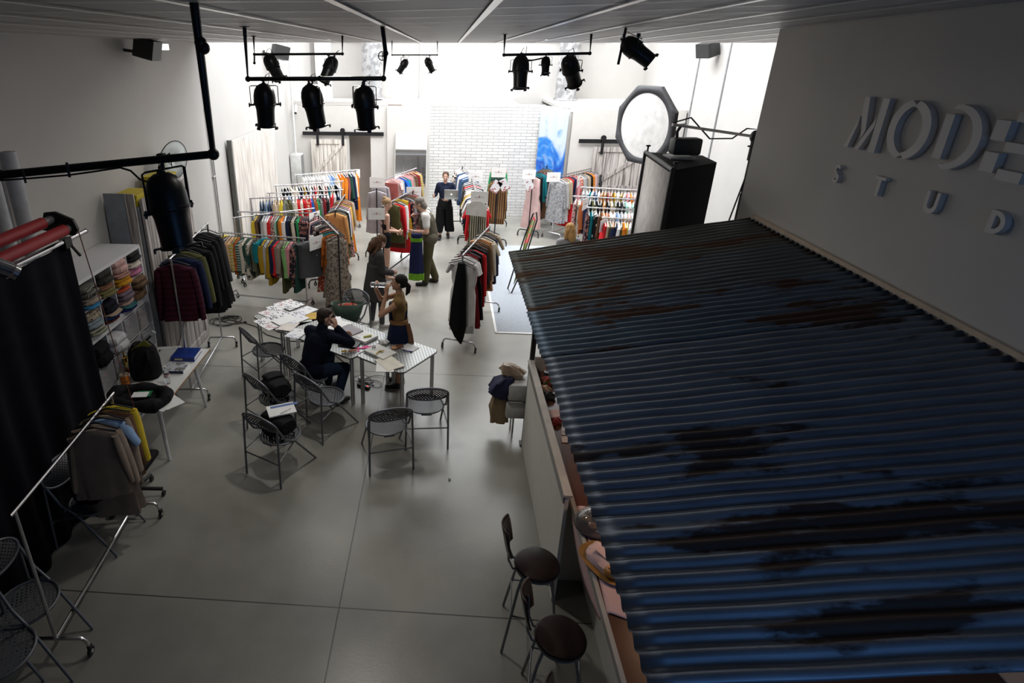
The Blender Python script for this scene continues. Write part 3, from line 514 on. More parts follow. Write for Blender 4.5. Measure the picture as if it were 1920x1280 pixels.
stk = [ (0, 0, [((.42, .16, .25), .10, 'rose pink knit at the bottom of the far top cube'), ((.56, .50, .44), .08, 'cream knit between pink and black in the far top cube'), ((.02, .02, .022), .11, 'black knit on top in the far top cube')]),
 (1, 0, [((.50, .24, .02), .10, 'mustard orange knit under the pink ones in the second top cube'), ((.36, .20, .16), .05, 'dusty pink knit in the middle of the second top cube'), ((.50, .31, .28), .15, 'large pale pink knit on top in the second top cube')]),
 (2, 0, [((.16, .14, .06), .08, 'olive mottled knit at the bottom of the third top cube'), ((.20, .10, .06), .06, 'rust brown knit in the middle of the third top cube'), ((.035, .035, .03), .15, 'dark grey knit on top in the third top cube')]),
 (3, 0, [((.05, .22, .42), .04, 'bright blue folded piece in the fourth top cube'), ((.28, .23, .19), .09, 'taupe folded piece in the fourth top cube'), ((.22, .21, .18), .12, 'black and white zigzag knit in the fourth top cube')]),
 (0, 1, [((.20, .12, .07), .16, 'large tan knit filling the far cube of the second row'), ((.16, .10, .06), .13, 'brown ribbed knit on top in the far cube of the second row')]),
 (1, 1, [((.02, .03, .14), .03, 'navy folded piece at the bottom of the second-row cube'), ((.05, .17, .18), .03, 'teal folded piece in the second-row cube'), ((.48, .33, .29), .08, 'pale pink folded piece in the second-row cube'), ((.16, .12, .15), .10, 'mauve grey folded piece in the second-row cube'), ((.5, .10, .04), .04, 'orange red folded piece on top in the second-row cube')]),
 (2, 1, [((.10, .02, .02), .04, 'dark red folded piece in the third second-row cube'), ((.02, .06, .20), .04, 'royal blue folded piece in the third second-row cube'), ((.42, .32, .24), .03, 'beige folded piece in the third second-row cube'), ((.012, .012, .02), .13, 'black folded pile in the third second-row cube')]),
 (3, 1, [((.30, .29, .22), .08, 'striped pale folded pile at the bottom of the fourth second-row cube'), ((.20, .24, .27), .09, 'blue grey folded pile in the fourth second-row cube'), ((.30, .26, .20), .10, 'leopard spotted piece on top in the fourth second-row cube')]),
 (3, 3, []), (2, 2, [((.60, .60, .62), .2, 'crumpled white cloth spilling from a lower cube')]), (3, 2, [((.012, .012, .014), .26, 'black heap filling a lower cube by the curtain')])]
for c, r, L_ in stk:
    z = 0
    for col, h, lab in L_:
        pt = dict(pat='stripe', col2=(.03, .03, .03)) if 'zigzag' in lab else dict(pat='dots', col2=(.04, .02, .01)) if 'leopard' in lab else dict(pat='hstripe', col2=(.1, .1, .08)) if 'striped' in lab else {}
        fold(cell(c, r)+V((.06+rnd.uniform(-.02, .03), rnd.uniform(-.015, .015), z+.008)), .36+rnd.uniform(0, .05), .27, h, col, lab, rz=rnd.uniform(-.1, .1), **pt); z += h
def bin_(p, label, col, dots=False, fill=None):
    t_ = T('storage_bin', label, 'storage bin', p, group='storage bins in the cube shelves'); a = .155; w_ = .30
    mb = MB().box((0, 0, .005), (.42, w_, .01))
    for s_ in (1, -1): mb.box((0, s_*w_/2, .14), (.42, .006, .28)); mb.box((s_*.21, 0, .14), (.006, w_, .28))
    P('box', mb, col, t_); P('rim', MB().tube([(.21, -w_/2, .28), (.21, w_/2, .28), (-.21, w_/2, .28), (-.21, -w_/2, .28)], .007, 6, True), SW, t_)
    if dots:
        mb = MB()
        for i in range(3):
            for j in range(5):
                if (i+j) % 2 == 0: mb.tube([(.212, (i-1)*.045, .09+j*.028), (.216, (i-1)*.045, .09+j*.028)], .011, 8)
        P('hand_holes', mb, BLACK, t_)
    if fill: P('contents', MB().loft([((0, 0, .02), .19, .13, .03), ((0, 0, .16), .19, .13, .05, 1), ((0, 0, .24), .12, .09, .05, 2)]), mat(fill, .9, pat='blotch', col2=(.3, .12, .12), sc_=9), t_)
CLR = mat((.55, .55, .58), .25, alpha=.35); WB = mat((.62, .60, .58), .6)
for c, r, lab, m_, d, fl in ((1, 2, 'clear bin with pink contents beside the crumpled white cloth', CLR, 0, (.3, .3, .28)), (0, 2, 'clear bin with yellow and blue contents at the far end', CLR, 0, (.45, .36, .2)), (0, 3, 'clear bin low at the far end behind the backpack', CLR, 0, (.3, .3, .3)), (3, 3, 'clear lidded bin low beside the curtain', CLR, 0, (.35, .34, .33)), (1, 3, 'clear bin behind the gold trophy', CLR, 0, (.3, .28, .25)), (2, 3, 'clear bin low behind the orange tub', CLR, 0, (.4, .36, .3))):
    bin_(cell(c, r)+V((0, 0, .01)), lab, m_, d, fl)
for c, nm in ((0, 'farthest'), (1, 'second farthest'), (2, 'third farthest'), (3, 'fourth farthest'), (4, 'nearest')): bin_(cell(c, 5)+V((0, 0, .01)), nm+' white crate with dotted hand holes under the white table', WB, True)
# closet clad with barn doors
cl = T('wood_closet', 'tall storage closet clad in weathered grey planks against the left wall', 'closet', (-4.05, 7.95, 0))
P('carcass', MB().box((0, 0, 1.25), (.34, 1.5, 2.5)), mat((.27, .28, .30), .6), cl, label='grey side panels')
def plank_face(name, w_, h, par_, M):
    mb = MB(); n = 9
    for i in range(n): mb.box((-w_/2+w_/n*(i+.5), 0, h/2), (w_/n-.01, .025, h-.02), bev=.004)
    o = P(name, mb, GREYW, par_); o.matrix_local = M
    f = MB().box((-w_/2+.05, -.02, h/2), (.1, .02, h)).box((w_/2-.05, -.02, h/2), (.1, .02, h))
    for z in (.06, h*.45, h-.06): f.box((0, -.022, z), (w_-.2, .02, .11))
    a = math.atan2(h*.45-.1, w_-.2); f.box((0, -.021, h*.23), (math.hypot(h*.42, w_-.2)-.1, .016, .09), Euler((0, -a, 0)).to_matrix())
    o2 = P('door_frame', f, GREYW, o)
    return o
plank_face('plank_door', 1.46, 2.6, cl, Matrix.Translation((.20, 0, .01))@Matrix.Rotation(PI/2, 4, 'Z'))
P('latch', MB().box((.0, -.765, 2.25), (.05, .02, .16)).box((.0, -.775, 2.35), (.09, .02, .04)), BLACK, cl)
for k, (x, y, lab, c_) in enumerate(((-3.93, 7.12, 'narrow weathered plank leaning at the left edge of the closet', GREYW), (-4.12, 7.13, 'blue-grey board leaning behind the narrow plank', mat((.22, .24, .27), .6)))):
    t_ = T('leaning_plank', lab, 'plank', (x, y, 1.42), Euler((-.02, 0, .0))); P('board', MB().box((0, -.02-k*.0, .62), (.12 if k == 0 else .3, .02, 1.3)), c_, t_)
YB = mat((.52, .40, .02), .6, var=.06)
for x, y, s, lab, g in ((-4.05, 7.45, (.3, .42, .12), 'yellow cardboard box on the closet top, nearer one', 1), (-4.05, 8.25, (.3, .42, .2), 'yellow cardboard box on the closet top, farther one', 1)):
    t_ = T('cardboard_box', lab, 'box', (x, y, 2.505)); P('box', MB().box((0, 0, s[2]/2), s), YB, t_); P('lid', MB().box((0, 0, s[2]+.01), (s[0]+.02, s[1]+.02, .03)), YB, t_)
t_ = T('round_reflector', 'round white reflector disc behind the nearest stage light', 'reflector', (-3.98, 8.62, 2.85), Euler((0, .2, -.3))); P('fabric', MB().lathe([(.001, 0), (.30, 0)], 32, Matrix.Rotation(PI/2, 4, 'Y'), cap=False), mat((.6, .65, .65), .4), t_, solid=.004); P('hoop', MB().tube([(0, .3*math.cos(a*PI/16), .3*math.sin(a*PI/16)) for a in range(32)], .007, 6, True), BLACK, t_)
# curtain
CU = mat((.006, .006, .010), .95, var=.2)
cx_, cy0, cy1 = -3.50, 1.6, 5.14
cu = T('backdrop_curtain', 'black fabric curtain hanging at the left from a chrome bar', 'curtain', (cx_, cy1, 2.66))
def fn(u, v): y = cy0+(cy1-cy0)*u; z = 2.66*(1-v); return V((.035*math.sin(u*64)*(.35+.65*v)+.02*math.sin(u*23+1), y-cy1, z-2.66+.01))
P('fabric', MB().grid(fn, 220, 14), CU, cu, solid=.004)
P('clamp', MB().box((0.0, -.05, .02), (.06, .1, .09)).tube([(.03, -.02, -.02), (.06, .03, -.13)], .014), BLACK, cu)
t_ = T('curtain_bar', 'chrome bar carrying the black curtain', 'bar', (cx_, 0, 2.70)); P('tube', MB().tube([(0, 1.0, 0), (0, 5.42, 0)], .024, 14), CHROME, t_); P('end_cap', MB().tube([(0, 5.42, 0), (0, 5.43, 0)], .025, 14), BLACK, t_)
RED = mat((.32, .012, .018), .55, var=.1)
t_ = T('backdrop_roller', 'red double roller backdrop holder above the black curtain', 'backdrop roller', (-3.46, 5.02, 2.86))
for dx, dz, L_ in ((-.08, .06, .13), (.06, -.02, .06)): P('roll', MB().tube([(dx, -L_, dz), (dx, -2.9, dz)], .052, 18), RED, t_, label='red paper roll'); P('core_tube', MB().tube([(dx, .0, dz), (dx, -L_-.02, dz)], .036, 14), mat((.35, .35, .36), .35, .7), t_)
P('end_bracket', MB().prism([(-.2, -.04), (-.14, .12), (-.04, .13), (.12, .06), (.15, -.03), (.1, -.09)], .03, Matrix(((1, 0, 0, 0), (0, 0, 1, 0), (0, 1, 0, 0), (0, 0, 0, 1)))), BLACK, t_)
P('pull_chain', MB().tube([(.13, .03, -.02), (.20, .12, -1.4), (.24, .18, -2.2)], .005, 6), mat((.16, .06, .04), .6), t_, label='brown beaded pull chain')
t_ = T('chrome_pipe_end', 'shiny chrome light bar end cut by the left picture edge', 'light bar', X(12, 500, -2.6)); P('tube', MB().tube([(0, .02, -.03), (-.25, -.3, .28)], .05, 16), mat((.3, .3, .32), .2, .9), t_); P('end_cap', MB().tube([(0.0, .03, -.04), (.015, .045, -.06)], .052, 16), CHROME, t_)
for k, (y, lab) in enumerate(((5.55, 'white seamless paper roll leaning on the left wall'), (5.25, 'second white paper roll leaning nearer, cut by the picture edge'))):
    t_ = T('paper_roll', lab, 'paper roll', (-4.12, y, 2.115)); P('roll', MB().tube([(-.05, -.04, 0), (-.08, 0, 1.32-.2*k)], .075, 20), mat((.42, .43, .46), .6), t_); P('core', MB().tube([(-.08, 0, 1.30-.2*k), (-.08, 0, 1.325-.2*k)], .04, 14), mat((.45, .4, .33), .8), t_)
# ------------------------------------------------------------------ white table with its things
wt = T('work_table', 'white laminate table with slanted tubular legs beside the cube shelves', 'table', (-3.31, 6.05, 0))
P('table_top', MB().box((0, 0, .728), (.62, 1.42, .022)), mat((.70, .70, .68), .4, var=.02), wt); P('edge_band', MB().box((0, 0, .727), (.628, 1.428, .018)), mat((.34, .20, .10), .6), wt, label='brown wooden edge')
for x in (-.22, .2):
    for y in (-.6, .4): P('leg', MB().tube([(x, y, .716), (x+.06*(1 if x > 0 else -1), y-.07*(1 if y < 0 else -1), 0.004)], [.026, .019], 14), mat((.72, .72, .74), .35), wt)
TZ = .741
t_ = T('ring_binder', 'blue ring binder lying on the far end of the white table', 'binder', G(350, 668, TZ), .05); P('cover', MB().box((0, 0, .055), (.30, .27, .006)).box((0, 0, .003), (.30, .27, .006)).box((0, -.135, .03), (.30, .006, .058)), mat((.01, .035, .22), .4), t_); P('papers', MB().box((0, .01, .028), (.29, .24, .044)), PAPER, t_); P('spine_label', MB().box((-.05, -.1385, .03), (.10, .002, .024)), mat((.6, .55, .3), .5), t_); P('finger_hole', MB().tube([(.09, -.1375, .03), (.09, -.1395, .03)], .01), BLACK, t_)
t_ = T('catalogue', 'white catalogue with a grey cover picture and dark blue spine on the white table', 'book', G(331, 692, TZ), .05); P('pages', MB().box((0, 0, .018), (.25, .21, .034)), PAPER, t_); P('cover', MB().box((0, 0, .0365), (.26, .22, .003)), mat((.55, .56, .60), .3, pat='blotch', col2=(.2, .2, .2), sc_=7), t_); P('spine', MB().box((0, -.108, .018), (.24, .003, .033)), mat((.01, .02, .07), .4), t_)
BPK = mat((.012, .012, .014), .75, bump=.4, bsc=30)
def backpack(p, rz, label, s=1., lie=False, extra=None):
    t_ = T('backpack', label, 'backpack', p, rz)
    h = .42*s; rings = [((0, 0, 0), .15*s, .11*s, .03, 0), ((0, 0, .05*s), .17*s, .13*s, .03, 1), ((0, 0, .2*s), .165*s, .13*s, .04, 2), ((0, 0, .34*s), .15*s, .11*s, .03, 3), ((0, 0, .42*s), .10*s, .07*s, .02, 3)]
    R = Matrix.Rotation(PI/2-.25, 4, 'X')@Matrix.Translation((0, .0, -.2*s)) if lie else Matrix()
    if lie: R = Matrix.Translation((0, 0, .12*s))@R
    o = P('bag_body', MB().loft(rings), BPK, t_); o.matrix_local = R
    o = P('front_pocket', MB().loft([((0, .12*s, .03*s), .12*s, .05*s, .04), ((0, .13*s, .12*s), .13*s, .055*s, .04, 1), ((0, .11*s, .24*s), .11*s, .04*s, .03, 2)]), BPK, t_); o.matrix_local = R
    for k in (-1, 1): o = P('strap', MB().tube([(k*.07*s, -.11*s, .38*s), (k*.09*s, -.19*s, .3*s), (k*.10*s, -.19*s, .14*s), (k*.10*s, -.11*s, .04*s)], .018*s, 8, flat=.3), BPK, t_); o.matrix_local = R
    o = P('top_handle', MB().tube([(-.03*s, -.05*s, .41*s), (0, -.06*s, .47*s), (.03*s, -.05*s, .41*s)], .008*s, 6), BPK, t_); o.matrix_local = R
    return t_
backpack(G(276, 705, TZ), .3, 'open black backpack standing on the white table', 1.05)
q0 = G(276, 705, TZ)
t_ = T('laptop_charger', 'grey device sticking out of the open backpack', 'device', q0+V((.07, .02, .49)), Euler((.2, -.75, .3))); P('body', MB().box((0, 0, .0), (.26, .03, .06), bev=.008), mat((.35, .36, .38), .4), t_); P('vent', MB().box((0, -.017, 0), (.14, .004, .02)), BLACK, t_)
t_ = T('yellow_folder', 'yellow folder edge inside the open backpack', 'folder', q0+V((.03, -.06, .42)), Euler((.3, -.6, .2))); P('folder', MB().box((0, 0, 0), (.2, .01, .1)), mat((.22, .22, .02), .5), t_)
t_ = T('black_jacket', 'crumpled black jacket bag looped on the near end of the white table', 'jacket', G(262, 752, TZ)); mb = MB()
pts = [(.30*math.cos(a), .20*math.sin(a), .05+.02*math.sin(3*a)) for a in [i*PI/9 for i in range(18)]]
P('body', MB().tube([(x*1, y, z) for x, y, z in pts], [.07+.02*math.sin(i*1.7) for i in range(18)], 12, True).ell((.02, .02, .02), (.26, .17, .03)), BPK, t_, remesh=.012, smi=3)
t_ = T('green_folder', 'green folder with a white sheet on the black jacket', 'folder', G(263, 740, TZ+.085), .15); P('folder', MB().box((.03, .02, .0), (.17, .12, .004)), mat((.01, .16, .05), .5), t_); P('sheet', MB().box((0, 0, .004), (.17, .11, .002)), PAPER, t_)
t_ = T('orange_tub', 'orange cylindrical tub with black emblems near the shelves', 'tub', G(236, 721, TZ)); P('tub', MB().lathe([(.048, 0), (.05, .13), (.05, .132)], 24), mat((.75, .20, .01), .45), t_); P('lid', MB().lathe([(.051, .13), (.051, .142), (.045, .144)], 24), mat((.5, .4, .28), .6), t_)
P('emblem', MB().box((.012, -.0505, .06), (.022, .002, .006), Matrix.Rotation(.4, 3, 'Y')).box((.012, -.0505, .05), (.006, .002, .03), Matrix.Rotation(.3, 3, 'Y')).box((.042, -.032, .06), (.016, .02, .006)), BLACK, t_)
t_ = T('trophy', 'gold trophy cup with red trim behind the orange tub', 'trophy', G(238, 698, TZ)); P('cup', MB().lathe([(.03, .06), (.012, .08), (.012, .1), (.035, .13), (.042, .19), (.045, .21), (.02, .215), (.012, .25), (.02, .27), (.001, .29)], 20), mat((.65, .42, .08), .2, 1), t_); P('base', MB().lathe([(.04, 0), (.04, .03), (.028, .035), (.03, .06)], 20), mat((.25, .02, .02), .4), t_)
for k in (-1, 1): P('handle', MB().tube([(k*.04, 0, .2), (k*.07, 0, .19), (k*.065, 0, .15), (k*.036, 0, .14)], .004, 6), mat((.65, .42, .08), .2, 1), t_)
def bottle(p, label, R=None):
    t_ = T('water_bottle', label, 'bottle', p, R if R else 0.); P('bottle', MB().lathe([(.028, 0), (.032, .01), (.032, .07), (.029, .08), (.032, .09), (.032, .14), (.014, .19), (.012, .205)], 18), mat((.85, .9, .92), .06, trans=.9, var=0), t_); P('cap', MB().lathe([(.015, .203), (.015, .222)], 14), PAPER, t_); P('label_band', MB().lathe([(.0327, .085), (.0327, .125)], 18, cap=False), mat((.65, .65, .65), .5, pat='blotch', col2=(.5, .08, .05), sc_=20), t_); return t_
bottle(G(315, 718, TZ), 'clear plastic water bottle on the white table')
t_ = T('snack_packet', 'small red and white packet beside the water bottle', 'packet', G(307, 730, TZ), .4); P('packet', MB().box((0, 0, .02), (.09, .06, .04), bev=.012), mat((.35, .05, .06), .35, pat='blotch', col2=(.6, .6, .6), sc_=22), t_)
def sheet(p, rz, w_, h, label, m_=PAPER, grp=None, z=.001, th=.0015, n='paper_sheet', cat='paper'):
    t_ = P(n, MB().box((0, 0, th/2), (w_, h, th)), m_, cat=cat, label=label, group=grp); t_.location = V(p)+V((0, 0, z)); t_.rotation_euler = (0, 0, rz); return t_
sheet(G(318, 752, TZ), .9, .21, .3, 'white sheet hanging over the near corner of the white table'); sheet(G(300, 757, TZ), 1.2, .21, .3, 'white sheet under the jacket at the near corner', z=.0)
sheet(G(318, 652, TZ), .2, .3, .08, 'loose white strip at the far end of the white table')
# ------------------------------------------------------------------ metal tables
DIA = mat((.62, .60, .56), .38, .5, var=.05); N, L, b = nodes(DIA); tc = N.new('ShaderNodeTexCoord'); mp = N.new('ShaderNodeMapping'); mp.inputs['Scale'].default_value = (26, 26, 26); mp.inputs['Rotation'].default_value = (0, 0, PI/4); L.new(tc.outputs['Object'], mp.inputs[0])
ck = N.new('ShaderNodeTexVoronoi'); ck.inputs['Scale'].default_value = 1; ck.inputs['Randomness'].default_value = 0; L.new(mp.outputs[0], ck.inputs[0]); rp = N.new('ShaderNodeValToRGB'); rp.color_ramp.elements[0].position = .30; rp.color_ramp.elements[0].color = (.66, .65, .61, 1); rp.color_ramp.elements[1].position = .40; rp.color_ramp.elements[1].color = (.24, .25, .25, 1)
L.new(ck.outputs['Distance'], rp.inputs[0]); L.new(rp.outputs[0], b.inputs['Base Color'])
def metal_table(A, d1, L1, L2, label):
    d1 = V((d1[0], d1[1], 0)).normalized(); a = math.atan2(d1.y, d1.x); A = V((A[0], A[1], 0)); C_ = A+d1*(L1/2)+V((-d1.y, d1.x, 0))*(L2/2)
    t_ = T('metal_table', label, 'table', C_, a, 'aluminium tables in a row'); rr = .07; pl = []
    for cx, cy, a0 in ((L1/2-rr, L2/2-rr, 0), (-L1/2+rr, L2/2-rr, 90), (-L1/2+rr, -L2/2+rr, 180), (L1/2-rr, -L2/2+rr, 270)):
        for i in range(7): an = math.radians(a0+15*i); pl.append((cx+rr*math.cos(an), cy+rr*math.sin(an)))
    P('table_top', MB().prism(pl, .018, Matrix.Translation((0, 0, .722))), DIA, t_, smooth=False)
    P('rim', MB().tube([(x, y, .728) for x, y in pl], .011, 8, True), mat((.10, .10, .10), .3, .6), t_, label='dark metal rim')
    for x in (-L1/2+.05, L1/2-.05):
        for y in (-L2/2+.05, L2/2-.05):
            mb = MB().tube([(x*.96, y*.96, .72), (x, y, .68), (x, y, .0)], .017, 12); mb.tube([(x, y-.04*(1 if y > 0 else -1), .72), (x, y-.04*(1 if y > 0 else -1), .0)], .012, 10)
            P('leg', mb, CHROME, t_)
    return t_
metal_table((-2.76, 7.85), (.72, -.69), .76, .78, 'far left aluminium table covered in picture sheets')
metal_table((-2.20, 7.36), (.83, -.56), 1.32, .86, 'middle aluminium table where the man in navy sits')
metal_table((-1.06, 6.72), (.83, -.56), .76, .78, 'right aluminium table with a patterned top nearest the aisle')
# ------------------------------------------------------------------ folding chairs
PB = perf((.07, .072, .08), .5, .2, 40, .24); PS = perf((.10, .105, .115), .6, .1, 34, .22)
CF = mat((.17, .18, .20), .42, .55, var=.05)
def oval(rx, ry, n=32, e=1.0): return [(math.copysign(abs(math.cos(2*PI*i/n))**e, math.cos(2*PI*i/n))*rx, math.copysign(abs(math.sin(2*PI*i/n))**e, math.sin(2*PI*i/n))*ry) for i in range(n)]
def make_chair(label):   # faces +y; seat z .43, back at -y
    t_ = T('folding_chair', label, 'chair', (0, 0, 0), group='perforated folding chairs')
    SR = .215
    P('seat', MB().grid(lambda u, v: V((SR*1.04*(2*u-1)*math.sqrt(max(0, 1-.5*(2*v-1)**2)), SR*(2*v-1)*math.sqrt(max(0, 1-.5*(2*u-1)**2)), .0-.012*(1-((2*u-1)**2+(2*v-1)**2)/2))), 20, 20), PS, t_).location = (0, .0, .44)
    P('seat_rim', MB().tube([(x, y, .44) for x, y in oval(SR*1.04, SR)], .011, 8, True), CF, t_)
    BC = V((0, -.28, .745)); RX, RY = .238, .122; ca, sa = math.cos(1.08), math.sin(1.08)
    bq = lambda x, y, z=0: BC+V((x, y*-ca*.9+z*-sa, y*sa+z*ca*-.3))
    ob_ = P('backrest', MB().grid(lambda u, v: V((RX*.98*(2*u-1)*math.sqrt(max(0, 1-.5*(2*v-1)**2)), RY*.97*(2*v-1)*math.sqrt(max(0, 1-.5*(2*u-1)**2)), -.03*(1-(2*u-1)**2)*(1-(2*v-1)**2))), 20, 14), PB, t_)
    ob_.matrix_local = Matrix.Translation(BC)@Matrix(((1, 0, 0, 0), (0, -ca*.9, -sa, 0), (0, sa, -ca*.9, 0), (0, 0, 0, 1)))
    P('back_rim', MB().tube([bq(x, y) for x, y in oval(RX, RY)], .0125, 10, True), CF, t_)
    P('back_frame', MB().tube([bq(RX*.97, -.03), (.230, -.16, .53), (.225, -.02, .44)], .0125, 10), CF, t_); P('back_frame', MB().tube([bq(-RX*.97, -.03), (-.230, -.16, .53), (-.225, -.02, .44)], .0125, 10), CF, t_)
    for k in (1, -1):
        P('leg', MB().tube([(k*.225, -.02, .44), (k*.232, .30, .008)], .012, 10), CF, t_)
        P('leg', MB().tube([(k*.236, -.28, .745), (k*.245, -.30, .35), (k*.25, -.315, .008)], .012, 10), CF, t_)
    P('stretcher', MB().tube([(-.245, -.305, .30), (.245, -.305, .30)], .008, 8).tube([(-.245, -.305, .33), (-.2, .05, .43)], .007).tube([(.245, -.305, .33), (.2, .05, .43)], .007), CF, t_)
    P('hinge_bracket', MB().box((0, -.2, .425), (.12, .03, .02)), CF, t_)
    return t_
c0 = make_chair('perforated folding chair turned right, behind the cluster at the far left table')
def ang(fx, fy): return math.atan2(-fx, fy)
sp = [((503, 655), (.70, .70), None), ((583, 704), (.6, .8), 'perforated folding chair under the seated man in navy'), ((520, 742), (.62, .78), 'perforated folding chair with a black backpack on its seat'),
 ((612, 742), (.6, .8), 'empty perforated folding chair right of the backpack chair'), ((525, 812), (.45, .89), 'perforated folding chair holding papers and a black bag'), ((723, 795), (-.30, .95), 'front empty perforated folding chair facing the right table'),
 ((797, 757), (-.12, .99), 'perforated folding chair nearest the aisle'), ((650, 600), (-.5, -.86), 'perforated folding chair behind the tables carrying the green tote'),
 ((178, 935), (.93, -.1), 'dark folding chair against the curtain with a black bag'), ((50, 1130), (.93, -.25), 'dark folding chair at the lower left behind the empty rack end'), ((0, 1225), (.9, -.3), 'dark folding chair cut off at the bottom left corner')]
SEAT = []
for i, (px, f, lab) in enumerate(sp):
    p = G(px[0], px[1], .44); SEAT.append(p); o = c0 if i == 0 else dup(c0, p, 0, lab); o.location = (p.x, p.y, 0); o.rotation_euler = (0, 0, ang(*f))
backpack(SEAT[2]+V((0, 0, .015)), .6, 'black backpack lying on a folding chair seat', .95, lie=True)
backpack(SEAT[4]+V((0, 0, .015)), .9, 'black rucksack with a hanging strap under papers on a chair', .9, lie=True)
sheet(SEAT[4]+V((.02, .06, .26)), .45, .3, .22, 'stack of white papers on the black rucksack', th=.015); t_ = sheet(SEAT[4]+V((0.03, .14, .275)), .45, .30, .04, 'blue folder edge on the papers of the front left chair', mat((.02, .10, .35), .4), n='folder', cat='folder')
t_ = T('pen', 'white pen on the papers of the front left chair', 'pen', SEAT[4]+V((.08, .02, .285)), .9); P('barrel', MB().tube([(-.07, 0, 0), (.06, 0, 0)], .005), PAPER, t_); P('tip', MB().tube([(.06, 0, 0), (.072, 0, 0)], [.004, .001]), BLACK, t_)
backpack(SEAT[8]+V((.05, 0, .015)), 1.2, 'black shoulder bag on the curtain-side chair', .95, lie=True)
# tote bag
t_ = T('tote_bag', 'dark green patterned tote bag on the chair behind the tables', 'bag', SEAT[7]+V((0.02, .0, .015)), .1)
P('bag_body', MB().loft([((0, 0, 0), .17, .10, .02), ((0, 0, .12), .21, .12, .03, 1), ((0, 0, .28), .26, .10, .04, 2)], capt=False), mat((.015, .045, .03), .6, pat='check', col2=(.06, .10, .07), sc_=60), t_, solid=.004)
for k in (-1, 1): P('handle', MB().tube([(-.1, k*.09, .27), (-.07, k*.1, .42), (.07, k*.1, .42), (.1, k*.09, .27)], .007), BLACK, t_)
P('contents', MB().ell((0, 0, .2), (.2, .08, .08)), mat((.25, .16, .12), .8, pat='blotch', col2=(.5, .03, .02), sc_=9), t_)
# ------------------------------------------------------------------ bar stools
def make_stool(label):
    t_ = T('bar_stool', label, 'bar stool', (0, 0, 0), group='bar stools at the counter'); m_ = mat((.022, .011, .008), .32, var=.15)
    P('seat', MB().lathe([(.001, .755), (.15, .76), (.165, .755), (.172, .742), (.168, .728), (.15, .722), (.001, .72)], 36), m_, t_)
    P('seat_ring', MB().tube([(.158*math.cos(a*PI/16), .158*math.sin(a*PI/16), .712) for a in range(32)], .009, 8, True), STEEL, t_)
    for sx_ in (1, -1):
        for sy_ in (1, -1): P('leg', MB().tube([(sx_*.10, sy_*.11, .715), (sx_*.13, sy_*.14, .6), (sx_*.21, sy_*.22, .006)], .011, 10), STEEL, t_)
    z = .36; k = .166; P('footrest', MB().tube([(k, k+.01, z), (-k, k+.01, z), (-k, -k-.01, z), (k, -k-.01, z)], .009, 8, True), STEEL, t_)
    for s_ in (1, -1): P('back_support', MB().tube([(-.09, s_*.05, .715), (-.18, s_*.055, .72), (-.215, s_*.06, .80), (-.235, s_*.06, .98)], .009, 8), STEEL, t_)
    P('backrest', MB().grid(lambda u, v: V((-.235-.05*v+.04*(2*u-1)**2, .135*(2*u-1)*(1-.25*(2*v-1)**2), .86+.24*v)), 14, 10), m_, t_, solid=.014)
    return t_
for i, (x, y, lab) in enumerate(((.80, 3.44, 'dark round bar stool farther from the camera at the bar'), (.87, 2.83, 'dark round bar stool second from the bottom at the bar'), (.93, 2.2, 'bar stool at the bottom edge, only its backrest tip showing'))):
    o = make_stool(lab) if i == 0 else dup(s0, (x, y, 0), 0, lab)
    if i == 0: s0 = o
    o.location = (x, y, 0); o.rotation_euler = (0, 0, (-.12, -.2, -.1)[i])
# ------------------------------------------------------------------ racks and garments
def rack(label, p0, p1, dark=False, rails=True, fw_=.27, low=.30, r=.014):
    p0, p1 = V(p0), V(p1); p1.z = p0.z; d = (p1-p0).normalized(); n = V((-d.y, d.x, 0)); h = p0.z
    o = V(((p0.x+p1.x)/2, (p0.y+p1.y)/2, 0)); m_ = mat((.02, .02, .022), .35, .5) if dark else CHROME
    t_ = T('clothes_rack', label, 'clothes rack', o, group='wheeled clothes racks'); L_ = (p1-p0).length
    P('rail', MB().tube([p0-d*.05-o, p1+d*.05-o], r*1.0, 10), CHROME, t_)
    for q in (p0, p1):
        b = V((q.x, q.y, .30)); P('upright', MB().tube([q-o, V((q.x, q.y, .14))-o], r, 10), m_, t_)
        pts = [b+n*fw_*s+V((0, 0, z)) for s, z in ((-1, -.22), (-1, -.13), (-.93, -.06), (-.8, -.03), (.8, -.03), (.93, -.06), (1, -.13), (1, -.22))]
        pts = [V((p.x, p.y, p.z-.10)) for p in pts]
        P('foot', MB().tube([V((p.x, p.y, max(p.z, .07)))-o for p in pts], r, 8), m_, t_)
        for s in (-1, 1):
            c = V((q.x, q.y, .035))+n*fw_*s-o
            w_ = P('caster', MB().tube([c-n*.012+V((0, 0, 0)), c+n*.012], .034, 14).box(c+V((0, 0, .045)), (.03, .03, .03)), RUBBER, t_)
            P('wheel_hub', MB().tube([c-n*.015, c+n*.015], .014, 10), mat((.5, .5, .5), .4), w_)
    P('base_bar', MB().tube([V((p0.x, p0.y, .17))-o, V((p1.x, p1.y, .17))-o], r, 8), m_, t_)
    return t_
